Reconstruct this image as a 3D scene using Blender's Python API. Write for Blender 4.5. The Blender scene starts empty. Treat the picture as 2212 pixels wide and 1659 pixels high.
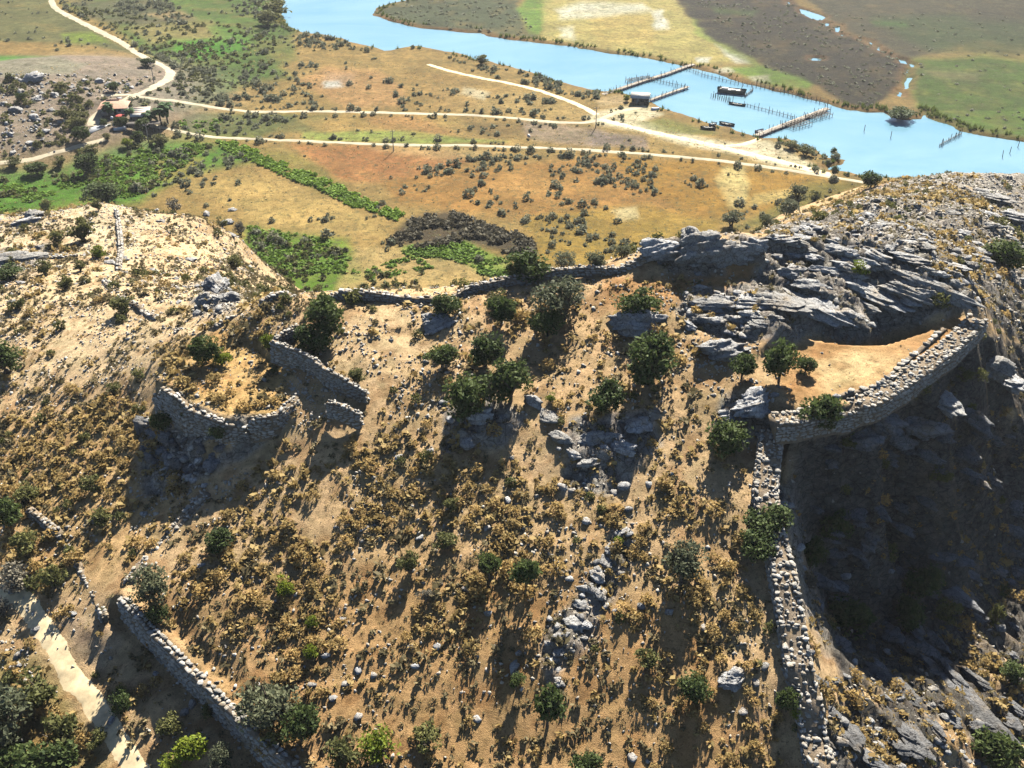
import bpy, bmesh, math, random
import numpy as np
from mathutils import Vector, Matrix, Euler

random.seed(7)
RNG = np.random.default_rng(11)
SC = bpy.context.scene
COL = SC.collection

# ------------------------------------------------------------------ camera, sky, sun, exposure
CAM_H = 113.0
PITCH = math.radians(32.0)
HFOV = math.radians(52.0)
FPX = 1106.0 / math.tan(HFOV / 2)            # focal length for a picture 2212 units wide
SUN_AZ = math.radians(15.0)                  # from +Y (view direction) towards +X
SUN_EL = math.radians(38.0)

cam_d = bpy.data.cameras.new('camera')
cam_d.sensor_fit = 'HORIZONTAL'
cam_d.angle = HFOV
cam_d.clip_start = 0.5
cam_d.clip_end = 20000
cam = bpy.data.objects.new('camera', cam_d)
COL.objects.link(cam)
cam.location = (0, 0, CAM_H)
cam.rotation_euler = (math.pi / 2 - PITCH, 0, 0)
SC.camera = cam

world = bpy.data.worlds.new('World')
SC.world = world
world.use_nodes = True
wn = world.node_tree
bg = wn.nodes['Background']
sky = wn.nodes.new('ShaderNodeTexSky')
sky.sky_type = 'NISHITA'
sky.sun_disc = False
sky.sun_elevation = SUN_EL
sky.sun_rotation = SUN_AZ
sky.altitude = 100
sky.air_density = 0.6
sky.dust_density = 0.2
sky.ozone_density = 1.6
wn.links.new(sky.outputs[0], bg.inputs[0])
bg.inputs[1].default_value = 0.05

sun_d = bpy.data.lights.new('sun', 'SUN')
sun_d.energy = 5.0
sun_d.angle = math.radians(0.53)
sun_d.color = (1.0, 0.94, 0.84)
sun = bpy.data.objects.new('sun', sun_d)
COL.objects.link(sun)
sv = Vector((math.sin(SUN_AZ) * math.cos(SUN_EL), math.cos(SUN_AZ) * math.cos(SUN_EL), math.sin(SUN_EL)))
sun.rotation_euler = sv.to_track_quat('Z', 'Y').to_euler()
sun.location = (60, 150, 200)

SC.view_settings.view_transform = 'Standard'
SC.view_settings.look = 'None'
SC.view_settings.gamma = 1.0
SC.view_settings.use_curve_mapping = False
SC.view_settings.exposure = 1.5
SC.render.engine = 'CYCLES'
SC.cycles.use_denoising = True
SC.cycles.max_bounces = 5
SC.cycles.diffuse_bounces = 0
SC.cycles.transparent_max_bounces = 6

# ------------------------------------------------------------------ projection helpers (picture units: 2212 x 1659)
SP, CP = math.sin(PITCH), math.cos(PITCH)
def ray(px, py):
    X = (np.asarray(px, float) - 1106.0) / FPX
    Y = (829.5 - np.asarray(py, float)) / FPX
    return X, CP + Y * SP, -SP + Y * CP
def unproj(px, py, z):
    """world point on the horizontal plane z seen at that picture place"""
    dx, dy, dz = ray(px, py)
    t = (np.asarray(z, float) - CAM_H) / dz
    return dx * t, dy * t, dz * t + CAM_H
def proj(x, y, z):
    zz = np.asarray(z, float) - CAM_H
    d = np.asarray(y) * CP - zz * SP
    u = np.asarray(y) * SP + zz * CP
    d = np.where(d < 1, 1, d)
    return 1106.0 + FPX * np.asarray(x) / d, 829.5 - FPX * u / d, d
def W(px, py, z):
    a = unproj(px, py, z)
    return Vector((float(a[0]), float(a[1]), float(a[2])))

# ------------------------------------------------------------------ noise
def _hash(ix, iy, seed):
    h = (ix.astype(np.int64) * 374761393 + iy.astype(np.int64) * 668265263 + seed * 982451653) & 0xffffffff
    h = ((h ^ (h >> 13)) * 1274126177) & 0xffffffff
    h = h ^ (h >> 16)
    return (h & 0xffff) / 65535.0
def vnoise(x, y, seed=0):
    x = np.asarray(x, float); y = np.asarray(y, float)
    ix = np.floor(x); iy = np.floor(y)
    fx = x - ix; fy = y - iy
    fx = fx * fx * (3 - 2 * fx); fy = fy * fy * (3 - 2 * fy)
    a = _hash(ix, iy, seed); b = _hash(ix + 1, iy, seed)
    c = _hash(ix, iy + 1, seed); d = _hash(ix + 1, iy + 1, seed)
    return (a * (1 - fx) + b * fx) * (1 - fy) + (c * (1 - fx) + d * fx) * fy
def fbm(x, y, seed=0, octs=4, gain=0.5):
    s = 0; a = 1; t = 0
    for i in range(octs):
        s = s + a * vnoise(np.asarray(x) * 2 ** i + 17.3 * i, np.asarray(y) * 2 ** i - 9.1 * i, seed + i)
        t += a; a *= gain
    return s / t            # 0..1

def inpoly(px, py, poly):
    px = np.asarray(px); py = np.asarray(py)
    r = np.zeros(px.shape, bool)
    n = len(poly)
    for i in range(n):
        x1, y1 = poly[i]; x2, y2 = poly[(i + 1) % n]
        if y1 == y2: continue
        c = ((y1 > py) != (y2 > py)) & (px < (x2 - x1) * (py - y1) / (y2 - y1) + x1)
        r ^= c
    return r
def dist_poly(px, py, pts, closed=False):
    d = np.full(np.shape(px), 1e9)
    n = len(pts)
    for i in range(n if closed else n - 1):
        x1, y1 = pts[i]; x2, y2 = pts[(i + 1) % n]
        vx, vy = x2 - x1, y2 - y1
        L = vx * vx + vy * vy + 1e-12
        t = np.clip(((px - x1) * vx + (py - y1) * vy) / L, 0, 1)
        d = np.minimum(d, np.hypot(px - x1 - t * vx, py - y1 - t * vy))
    return d
def sdf(px, py, poly):
    d = dist_poly(px, py, poly, True)
    return np.where(inpoly(px, py, poly), -d, d)
def sstep(a, b, v):
    t = np.clip((v - a) / (b - a), 0, 1)
    return t * t * (3 - 2 * t)

def srgb(r, g, b, k=0.56):
    def l(v):
        v /= 255.0
        return v / 12.92 if v <= 0.04045 else ((v + 0.055) / 1.055) ** 2.4
    return np.array([l(r) * k, l(g) * k, l(b) * k])

# ------------------------------------------------------------------ mesh helpers
def np_mesh(name, verts, faces, mats=(), smooth=False, fmat=None):
    """verts (n,3); faces: (m,3|4) int array or a list of such arrays"""
    if not isinstance(faces, (list, tuple)):
        faces = [faces]
    faces = [f for f in faces if len(f)]
    me = bpy.data.meshes.new(name)
    verts = np.ascontiguousarray(verts, np.float32)
    me.vertices.add(len(verts))
    me.vertices.foreach_set('co', verts.ravel())
    nl = sum(f.size for f in faces); nf = sum(len(f) for f in faces)
    me.loops.add(nl)
    me.loops.foreach_set('vertex_index', np.concatenate([f.ravel() for f in faces]).astype(np.int32))
    me.polygons.add(nf)
    tot = np.concatenate([np.full(len(f), f.shape[1]) for f in faces]).astype(np.int32)
    st = np.concatenate([[0], np.cumsum(tot)[:-1]]).astype(np.int32)
    me.polygons.foreach_set('loop_start', st)
    me.polygons.foreach_set('loop_total', tot)
    if smooth:
        me.polygons.foreach_set('use_smooth', np.ones(nf, bool))
    for m in mats: me.materials.append(m)
    if fmat is not None:
        me.polygons.foreach_set('material_index', np.asarray(fmat, np.int32))
    me.update(calc_edges=True)
    return me
def set_col(me, cols, name='Col'):
    a = me.color_attributes.new(name, 'FLOAT_COLOR', 'POINT')
    c = np.ones((len(me.vertices), 4), np.float32)
    c[:, :3] = cols
    a.data.foreach_set('color', c.ravel())
def set_val(me, v, name):
    a = me.attributes.new(name, 'FLOAT', 'POINT')
    a.data.foreach_set('value', np.asarray(v, np.float32))
def link(name, me, parent=None, loc=None, rot=None, scale=None):
    o = bpy.data.objects.new(name, me)
    COL.objects.link(o)
    if parent is not None: o.parent = parent
    if loc is not None: o.location = loc
    if rot is not None: o.rotation_euler = rot
    if scale is not None: o.scale = scale if hasattr(scale, '__len__') else (scale,) * 3
    return o
def tag(o, label=None, cat=None, group=None, kind=None):
    if label: o['label'] = label
    if cat: o['category'] = cat
    if group: o['group'] = group
    if kind: o['kind'] = kind
    return o
def empty(name, loc=(0, 0, 0), rot=(0, 0, 0)):
    o = bpy.data.objects.new(name, None)
    COL.objects.link(o)
    o.location = loc; o.rotation_euler = rot
    o.empty_display_size = 0.2
    return o

# ------------------------------------------------------------------ materials
def mat(name):
    m = bpy.data.materials.new(name); m.use_nodes = True
    nt = m.node_tree
    return m, nt, nt.nodes['Principled BSDF']
def nn(nt, t, **kw):
    n = nt.nodes.new(t)
    for k, v in kw.items(): setattr(n, k, v)
    return n
def mixc(nt, fac, a, b, blend='MIX'):
    n = nn(nt, 'ShaderNodeMix', data_type='RGBA', blend_type=blend)
    for sock, v in ((n.inputs[0], fac), (n.inputs[6], a), (n.inputs[7], b)):
        if isinstance(v, bpy.types.NodeSocket): nt.links.new(v, sock)
        elif isinstance(v, (int, float)): sock.default_value = v
        else: sock.default_value = (*v, 1)
    return n.outputs[2]
def noise(nt, scale, detail=4, rough=0.6, vec=None, dist=0):
    n = nn(nt, 'ShaderNodeTexNoise')
    n.inputs['Scale'].default_value = scale
    n.inputs['Detail'].default_value = detail
    n.inputs['Roughness'].default_value = rough
    n.inputs['Distortion'].default_value = dist
    if vec is not None: nt.links.new(vec, n.inputs['Vector'])
    return n
def ramp(nt, sock, p0, p1, c0=(0, 0, 0), c1=(1, 1, 1)):
    r = nn(nt, 'ShaderNodeValToRGB')
    r.color_ramp.elements[0].position = p0; r.color_ramp.elements[1].position = p1
    r.color_ramp.elements[0].color = (*c0, 1); r.color_ramp.elements[1].color = (*c1, 1)
    nt.links.new(sock, r.inputs[0])
    return r.outputs[0]
def bump(nt, bsdf, height, strength, dist):
    b = nn(nt, 'ShaderNodeBump')
    b.inputs['Strength'].default_value = strength
    b.inputs['Distance'].default_value = dist
    nt.links.new(height, b.inputs['Height'])
    nt.links.new(b.outputs[0], bsdf.inputs['Normal'])
def obpos(nt):
    return nn(nt, 'ShaderNodeNewGeometry').outputs['Position']

def ground_mat(name, fine, specks, speck_col, bump_d):
    m, nt, b = mat(name)
    pos = obpos(nt)
    at = nn(nt, 'ShaderNodeVertexColor', layer_name='Col')
    n1 = noise(nt, fine, 6, 0.7, pos)
    n2 = noise(nt, fine * 7, 4, 0.7, pos)
    c = mixc(nt, 1.0, at.outputs[0], ramp(nt, n1.outputs[0], 0.3, 0.72, (0.62, 0.6, 0.58), (1.3, 1.3, 1.28)), 'MULTIPLY')
    c = mixc(nt, 1.0, c, ramp(nt, n2.outputs[0], 0.3, 0.7, (0.74, 0.72, 0.7), (1.22, 1.22, 1.22)), 'MULTIPLY')
    n4 = noise(nt, fine * .22, 5, 0.65, pos, 1.0)
    c = mixc(nt, 1.0, c, ramp(nt, n4.outputs[0], 0.32, 0.68, (0.72, 0.76, 0.72), (1.2, 1.16, 1.15)), 'MULTIPLY')
    n3 = noise(nt, specks, 3, 0.6, pos)
    c = mixc(nt, ramp(nt, n3.outputs[0], 0.56, 0.64), c, mixc(nt, 0.6, c, speck_col))
    nt.links.new(c, b.inputs['Base Color'])
    b.inputs['Roughness'].default_value = 0.95
    b.inputs['Specular IOR Level'].default_value = 0.1
    add = nn(nt, 'ShaderNodeMath', operation='ADD')
    nt.links.new(n1.outputs[0], add.inputs[0]); nt.links.new(n2.outputs[0], add.inputs[1])
    bump(nt, b, add.outputs[0], 0.9, bump_d)
    return m
def rock_mat(name, base, dark, warm, scale=1.2, cracks=False):
    m, nt, b = mat(name)
    pos = obpos(nt)
    oi = nn(nt, 'ShaderNodeObjectInfo')
    n1 = noise(nt, scale, 8, 0.7, pos, 0.4)
    n2 = noise(nt, scale * 6, 5, 0.7, pos)
    n3 = noise(nt, scale * 0.4, 3, 0.6, pos)
    c = mixc(nt, ramp(nt, n1.outputs[0], 0.35, 0.62), dark, base)
    c = mixc(nt, ramp(nt, n3.outputs[0], 0.52, 0.7), c, warm)
    c = mixc(nt, 1.0, c, ramp(nt, n2.outputs[0], 0.3, 0.7, (0.7, 0.7, 0.7), (1.2, 1.2, 1.2)), 'MULTIPLY')
    vo = nn(nt, 'ShaderNodeTexVoronoi', feature='DISTANCE_TO_EDGE'); vo.inputs['Scale'].default_value = scale * 1.1
    nd = mixc(nt, 0.35, pos, n1.outputs['Color'], 'ADD'); nt.links.new(nd, vo.inputs['Vector'])
    if cracks: c = mixc(nt, 1.0, c, ramp(nt, vo.outputs[0], 0.0, 0.05, (0.42, 0.4, 0.38), (1, 1, 1)), 'MULTIPLY')
    gi = nn(nt, 'ShaderNodeNewGeometry').outputs['Random Per Island']
    rr = nn(nt, 'ShaderNodeMath', operation='ADD'); nt.links.new(oi.outputs['Random'], rr.inputs[0]); nt.links.new(gi, rr.inputs[1])
    fr = nn(nt, 'ShaderNodeMath', operation='FRACT'); nt.links.new(rr.outputs[0], fr.inputs[0])
    c = mixc(nt, 1.0, c, ramp(nt, fr.outputs[0], 0, 1, (0.72, 0.7, 0.66), (1.15, 1.15, 1.15)), 'MULTIPLY')
    nt.links.new(c, b.inputs['Base Color'])
    b.inputs['Roughness'].default_value = 0.9
    b.inputs['Specular IOR Level'].default_value = 0.2
    hh = nn(nt, 'ShaderNodeMath', operation='MULTIPLY_ADD'); nt.links.new(n1.outputs[0], hh.inputs[0]); hh.inputs[1].default_value = 2.0; nt.links.new(n2.outputs[0], hh.inputs[2])
    bump(nt, b, hh.outputs[0], 1.0, 0.28 / scale)
    return m
def leaf_mat(name, c0, c1, trans=0.25):
    m, nt, b = mat(name)
    g = nn(nt, 'ShaderNodeNewGeometry')
    oi = nn(nt, 'ShaderNodeObjectInfo')
    c = mixc(nt, g.outputs['Random Per Island'], c0, c1)
    c = mixc(nt, 1.0, c, ramp(nt, oi.outputs['Random'], 0, 1, (0.78, 0.8, 0.8), (1.2, 1.15, 1.1)), 'MULTIPLY')
    nt.links.new(c, b.inputs['Base Color'])
    b.inputs['Roughness'].default_value = 0.75
    b.inputs['Specular IOR Level'].default_value = 0.2
    t = nn(nt, 'ShaderNodeBsdfTranslucent')
    nt.links.new(c, t.inputs[0])
    mx = nn(nt, 'ShaderNodeMixShader'); mx.inputs[0].default_value = trans
    nt.links.new(b.outputs[0], mx.inputs[1]); nt.links.new(t.outputs[0], mx.inputs[2])
    nt.links.new(mx.outputs[0], nt.nodes['Material Output'].inputs[0])
    return m
def plain_mat(name, col, rough=0.8, var=0.25, scale=3.0, metal=0.0):
    m, nt, b = mat(name)
    n = noise(nt, scale, 4, 0.65, obpos(nt))
    c = mixc(nt, 1.0, col, ramp(nt, n.outputs[0], 0.3, 0.7, (1 - var,) * 3, (1 + var,) * 3), 'MULTIPLY')
    nt.links.new(c, b.inputs['Base Color'])
    b.inputs['Roughness'].default_value = rough
    b.inputs['Metallic'].default_value = metal
    return m

M = {}
M['plain'] = ground_mat('plain_ground', 0.45, 0.7, (0.075, 0.075, 0.03), 0.3)
M['hill'] = ground_mat('hill_ground', 1.6, 3.2, (0.10, 0.06, 0.025), 0.16)
nt = M['hill'].node_tree; b = nt.nodes['Principled BSDF']
ra = nn(nt, 'ShaderNodeAttribute', attribute_name='Rock')
pos = obpos(nt)
mp = nn(nt, 'ShaderNodeMapping'); mp.inputs['Rotation'].default_value = (0.3, 0.5, 0.95); mp.inputs['Scale'].default_value = (1.0, 0.3, 1.6); nt.links.new(pos, mp.inputs[0])
r1 = noise(nt, 1.1, 10, 0.75, mp.outputs[0], 0.6)
vo = nn(nt, 'ShaderNodeTexVoronoi', feature='DISTANCE_TO_EDGE'); vo.inputs['Scale'].default_value = 0.8; nt.links.new(mp.outputs[0], vo.inputs['Vector'])
old = b.inputs['Base Color'].links[0].from_socket
rc = mixc(nt, 1.0, old, ramp(nt, r1.outputs[0], 0.36, 0.62, (0.45, 0.45, 0.48), (1.3, 1.3, 1.28)), 'MULTIPLY')
rc = mixc(nt, 1.0, rc, ramp(nt, vo.outputs[0], 0.0, 0.06, (0.5, 0.48, 0.46), (1, 1, 1)), 'MULTIPLY')
nt.links.new(mixc(nt, ra.outputs['Fac'], old, rc), b.inputs['Base Color'])
rb = nn(nt, 'ShaderNodeBump'); rb.inputs['Distance'].default_value = 0.9
nt.links.new(r1.outputs[0], rb.inputs['Height']); nt.links.new(ra.outputs['Fac'], rb.inputs['Strength'])
nt.links.new(b.inputs['Normal'].links[0].from_socket, rb.inputs['Normal'])
nt.links.new(rb.outputs[0], b.inputs['Normal'])
M['rock'] = rock_mat('limestone', (0.64, 0.63, 0.60), (0.33, 0.335, 0.345), (0.50, 0.43, 0.34), 1.2, True)
M['shaderock'] = rock_mat('shade_dark_limestone', (0.30, 0.30, 0.30), (0.15, 0.155, 0.165), (0.27, 0.23, 0.18), 1.2, True)  # greyer limestone, darkened to deepen shade in gorge and at tower foot
M['stone'] = rock_mat('wall_stone', (0.68, 0.64, 0.57), (0.42, 0.40, 0.36), (0.52, 0.42, 0.29), 2.0)
M['rubble'] = rock_mat('rubble_core', (0.34, 0.27, 0.19), (0.17, 0.13, 0.09), (0.36, 0.25, 0.13), 3.0)
M['scree'] = rock_mat('scree_stone', (0.74, 0.70, 0.62), (0.48, 0.43, 0.36), (0.62, 0.50, 0.35), 2.5)
M['road'] = plain_mat('dirt_road', srgb(238, 222, 186, 0.47), 0.95, 0.25, 0.2)
M['path'] = plain_mat('footpath_dirt', srgb(250, 226, 178, 0.72), 0.95, 0.3, 0.9)

# water
m, nt, b = mat('river_water')
pos = obpos(nt)
mp = nn(nt, 'ShaderNodeMapping'); mp.inputs['Scale'].default_value = (0.5, 1.0, 1.0); mp.inputs['Rotation'].default_value = (0, 0, 0.5); nt.links.new(pos, mp.inputs[0])
wl = noise(nt, 0.025, 4, 0.6, mp.outputs[0], 0.8)
nt.links.new(ramp(nt, wl.outputs[0], 0.3, 0.7, (0.13, 0.28, 0.37), (0.21, 0.36, 0.43)), b.inputs['Base Color'])
w2 = noise(nt, 0.12, 4, 0.6, mp.outputs[0])
nt.links.new(ramp(nt, w2.outputs[0], 0.3, 0.7, (0.06, 0.06, 0.06), (0.14, 0.14, 0.14)), b.inputs['Roughness'])
b.inputs['IOR'].default_value = 1.33
w1 = noise(nt, 1.3, 5, 0.65, mp.outputs[0])
bump(nt, b, w1.outputs[0], 0.12, 0.3)
M['water'] = m
# ================================================================== THE TERRAIN
# --- hill: heights known at picture places (px, py, z), and where the far side is hidden at world places
HC = [
 # nearest row and lower left
 (0,1659,36.5),(-150,1659,35),(120,1600,37.3),(270,1640,37.9),(450,1659,38),(1106,1659,41),(850,1659,41),(1300,1659,41.3),(1500,1659,41.5),
 (0,1400,38.2),(100,1400,39),(60,1500,38),(215,1540,38.4),(230,1420,39.3),(330,1480,39),(430,1580,38.4),
 (560,1659,38.2),(300,1400,40),(370,1460,39.6),(450,1540,39),
 (345,1330,42.7),(430,1400,42.5),(520,1480,42),(600,1550,41.5),(690,1630,41),
 (600,1400,42.8),(800,1400,43.5),(1106,1400,44.5),(1350,1400,45),(1550,1400,45.2),
 (0,1260,39.2),(50,1300,39.4),(90,1350,39.3),(160,1300,40.3),(210,1340,40.6),(0,1120,40.3),(130,1160,41.5),(240,1290,42.2),(60,1050,41),
 (300,1180,43.3),(600,1200,45),(800,1200,46),(1106,1200,47),(1400,1200,47.5),(1580,1200,47.6),
 # middle
 (0,950,40.5),(180,950,43.5),(300,900,45.6),(380,960,46.3),(450,1000,46.8),(560,970,48.4),(640,930,49.8),(300,1020,45),
 (800,950,50),(1000,950,50.3),(1200,1000,50),(1330,1040,49.6),(1450,1000,50.5),(1580,960,51),(1600,1080,49.8),
 (0,780,41),(150,780,43.8),(280,800,46.8),(390,830,51.6),(420,790,51.8),(500,860,51.8),(560,820,51.8),(600,860,51.7),(540,760,52.2),(680,850,51.4),
 (480,720,52.2),(640,770,52.4),(800,780,53),(1000,780,53.2),(1150,780,53),(1100,860,52.4),(1250,900,52),(1400,830,53),(1550,800,54),(1650,860,53.8),
 (1750,760,54.2),(1850,800,54.2),(1950,760,54.3),(2040,700,54.4),(1760,850,54),(1720,880,53.8),(1900,830,54.2),(1970,790,54.2),
 (0,640,39.5),(180,650,43.5),(300,700,46.5),(400,680,49.5),(540,660,53.4),
 (600,645,54.4),(700,640,54.7),(900,655,54.6),(1050,620,55),(1200,610,55.8),(1300,620,56),(1200,700,54.4),(900,720,53.8),(1400,680,55.4),
 (1380,560,57),(1480,600,56.2),(1420,640,56),(1600,590,57.2),(1560,640,56.5),
 # crags on the right
 (1440,528,58.8),(1560,520,59.2),(1660,525,59.2),(1720,600,57.0),(1800,560,58.2),(1850,620,56.2),(1920,600,56.8),(1750,700,55),(1880,720,54.6),
 (1600,720,55),(1650,660,57),(2000,620,56.9),(2060,650,55.8),(1950,540,58.3),(2050,580,56.5),(2120,640,52),
 (1750,510,57),(1820,480,53),(1900,480,52),(1980,500,51),(1950,440,44),(2000,420,38),(2080,400,33),(2150,385,28),(2212,380,24),
 (2060,480,45),(2130,480,41),(2212,480,35),(2212,560,39),(2212,640,42),(2212,730,42),(2160,700,46),(2160,600,45),
 (1700,490,46),(1750,455,32),(1820,425,19),(1880,398,6),(1960,390,17),(1640,500,38),
 # gorge under the walls, right
 (2150,760,47.5),(2120,800,49),(2060,840,50.5),(2000,870,51.2),(1900,905,51.6),(1800,925,51),(1720,950,50),
 (2110,900,45.0),(2160,880,40.0),(2212,850,37.5),(2070,1000,43.5),(2000,1000,43.8),(1900,1040,35.2),(1800,1050,35.7),(1730,1060,44.5),(2140,1010,32.4),(2212,1000,34.0),
 (1760,1150,35.0),(1900,1180,32.7),(2030,1150,31.7),(2120,1180,27.7),(2212,1180,24.2),
 (1790,1280,33.2),(1900,1320,31.0),(2030,1320,29.0),(2120,1330,25.7),(2212,1330,22.7),
 (1815,1400,32.2),(1900,1450,32.8),(2000,1450,31.3),(2100,1450,28.3),(2212,1480,27.0),
 (1830,1520,38.8),(1930,1560,36.5),(2050,1560,34.0),(2212,1600,27.5),(1850,1659,38.2),(1980,1659,35.0),(2120,1659,30.5),
 # left hump and its flanks
 (0,560,34.5),(100,560,36),(200,560,38),(300,580,38),(400,600,38.5),(500,610,40),(430,640,45),(0,500,32),(100,460,30.5),(220,440,30.5),(330,460,30.5),(430,470,30),(250,500,33.5),(380,530,33),
 (470,560,31),(520,520,23),(545,560,20),(565,600,27),
]
HW = [ # world x, y, z : out of the picture or hidden
 (-60,42,28),(-42,42,33),(-20,42,38),(0,42,40),(20,42,41),(32,42,37),(45,42,29),(62,42,23),(95,42,12),
 (-118,60,24),(-118,100,30),(-118,140,31),(-118,180,29),(-118,205,26),(-90,60,29),(-90,110,36),
 (108,60,8),(108,100,14),(110,140,22),(112,180,25),(120,215,23),(85,90,20),(90,120,27),(92,160,32),(95,195,32),(160,60,0),(160,120,8),(160,180,12),(160,215,12),(160,260,-5),(135,262,-3),(125,240,10),
 (-30,150,28),(-10,150,28),(10,152,30),(30,156,34),(-30,180,10),(-8,182,10),(15,188,12),(34,196,18),
 (-34,206,-5),(-10,208,-5),(15,214,-5),(36,228,-5),(52,252,-5),(66,276,-5),(84,284,-5),(108,282,-4),
 (-118,262,-5),(-95,262,-5),(-75,256,-5),(-58,242,-5),(-44,226,-5),(-40,190,8),(-44,212,2),
 (-118,290,-9),(-60,290,-10),(0,290,-10),(60,300,-10),(108,300,-10),(-20,240,-8),(20,250,-8),
]
# ground beside the walls (top lines given below): one side level with the wall head, the other at its foot
WALL_S = [(262,1288,43.4),(330,1360,43.0),(400,1430,42.7),(480,1510,42.2),(560,1585,41.8),(645,1662,41.4),(760,1765,41)]     # lower left
WALL_E = [(1668,925,52.6),(1660,1000,51.7),(1655,1060,51),(1664,1120,50.2),(1686,1200,49.2),(1702,1280,48.3),(1714,1350,47.4),(1728,1430,46.4),(1746,1500,45),(1766,1600,43.4),(1788,1700,42.2)]
pts = []
for p in HC:
    a = unproj(*p); pts.append((float(a[0]), float(a[1]), p[2]))
pts += HW
def side_pts(path, off, dz):
    P = [unproj(*q) for q in path]
    for i, q in enumerate(P):
        a = P[max(0, i - 1)]; c = P[min(len(P) - 1, i + 1)]
        tx, ty = c[0] - a[0], c[1] - a[1]
        L = math.hypot(tx, ty)
        pts.append((float(q[0] - ty / L * off), float(q[1] + tx / L * off), float(q[2] + dz)))
side_pts(WALL_S, 2.2, -0.5); side_pts(WALL_S, -2.6, -2.5)
side_pts(WALL_E, -3.0, -1.4); side_pts(WALL_E, 2.8, -5.4)
PT = np.array(pts)
def _phi(r2): return np.sqrt(r2 + 2.2)
_d2 = (PT[:, None, 0] - PT[None, :, 0]) ** 2 + (PT[:, None, 1] - PT[None, :, 1]) ** 2
_A = _phi(_d2) - np.eye(len(PT)) * 0.35
_n = len(PT)
_Q = np.zeros((_n + 1, _n + 1)); _Q[:_n, :_n] = _A; _Q[_n, :_n] = 1; _Q[:_n, _n] = 1
_w = np.linalg.solve(_Q, np.append(PT[:, 2], 0))
def hill_base(x, y):
    sh = np.shape(x); x = np.ravel(x); y = np.ravel(y)
    out = np.empty(len(x))
    for i in range(0, len(x), 20000):
        s = slice(i, i + 20000)
        out[s] = _phi((x[s, None] - PT[None, :, 0]) ** 2 + (y[s, None] - PT[None, :, 1]) ** 2) @ _w[:_n] + _w[_n]
    return out.reshape(sh)

# rocky ground, as picture polygons tested on the built ground
ROCKY = [([(1400,560),(1430,520),(1660,505),(1760,470),(1900,420),(2000,370),(2260,360),(2260,760),(2150,700),(2110,660),(2000,700),(1900,735),(1840,735),(1750,715),(1640,730),(1560,720),(1470,690),(1480,630),(1640,620),(1640,560)], 1.0),
         ([(1700,920),(1810,900),(1900,890),(2000,820),(2110,720),(2260,740),(2260,1700),(2050,1700),(1830,1520),(1760,1330),(1700,1100)], 0.9),
         ([(1400,540),(1560,525),(1570,590),(1440,600)], 1.0),
         ([(950,880),(1050,840),(1120,890),(1100,960),(960,970)], 0.7),
         ([(1220,900),(1400,890),(1420,960),(1330,1060),(1230,1060)], 0.9),
         ([(1330,1120),(1380,1160),(1260,1400),(1200,1500),(1170,1400),(1290,1230)], 0.6),
         ([(1560,840),(1680,850),(1660,960),(1540,960)], 0.6),
         ([(290,900),(400,920),(620,930),(420,1040),(330,1060)], 0.7),
         ([(420,620),(500,615),(510,670),(420,680)], 0.9),
         ([(0,540),(90,540),(80,580),(0,600)], 0.9),
         ([(1790,1560),(1850,1480),(1960,1500),(2000,1700),(1760,1700)], 0.8),
         ([(110,1330),(250,1340),(330,1480),(230,1480)], 0.15)]
def rockmask(u, v, x, y):
    wu = (fbm(x * 0.25, y * 0.25, 5) - 0.5) * 70; wv = (fbm(x * 0.25, y * 0.25, 9) - 0.5) * 50
    r = np.zeros(np.shape(u))
    for poly, k in ROCKY:
        d = sdf(u + wu, v + wv, poly)
        r = np.maximum(r, k * sstep(12, -14, d))
    return r
def grade(a, b, s0, s1):
    out = [a]; p = a; n = 0
    while p < b:
        s = s0 + (s1 - s0) * (p - a) / (b - a); p += s; out.append(p)
    return np.array(out)
hx = np.concatenate([np.arange(-120, 86, 0.42), grade(86, 165, 0.45, 1.2)])
hy = np.concatenate([np.arange(40, 132, 0.40), grade(132, 304, 0.42, 1.1)])
HX, HY = np.meshgrid(hx, hy)
HB = hill_base(HX, HY)
HU, HV, HD = proj(HX, HY, HB)
RM = rockmask(HU, HV, HX, HY)
HZ = HB + (fbm(HX * 0.12, HY * 0.12, 3, 3) - 0.5) * 0.9 + (fbm(HX * 0.7, HY * 0.7, 21, 3) - 0.5) * 0.34
# strata: tilted ledges running to the lower right
sx = HX * math.cos(0.95) + HY * math.sin(0.95); sy = -HX * math.sin(0.95) + HY * math.cos(0.95)
led = fbm(sx * 0.50 + 2.4 * fbm(HX * 0.2, HY * 0.2, 33), sy * 0.16, 41, 4, 0.55)
rid = 1 - np.abs(2 * fbm(sx * 0.42, sy * 0.10, 47, 3) - 1)
saw = (sx * 0.42 + 2.2 * fbm(HX * 0.13, HY * 0.13, 52)) % 1.0
far = sstep(300, 120, HD)
HZ = HZ + RM * far * (fbm(HX * 1.1, HY * 1.1, 57, 2) - .5) * 1.1
HZ = HZ + RM * ((led - 0.5) * 2.6 + (rid - 0.75) * 1.6 + (saw - 0.5) * 0.9 * sstep(0, .12, saw)) * (0.36 + 0.42 * far)
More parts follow.
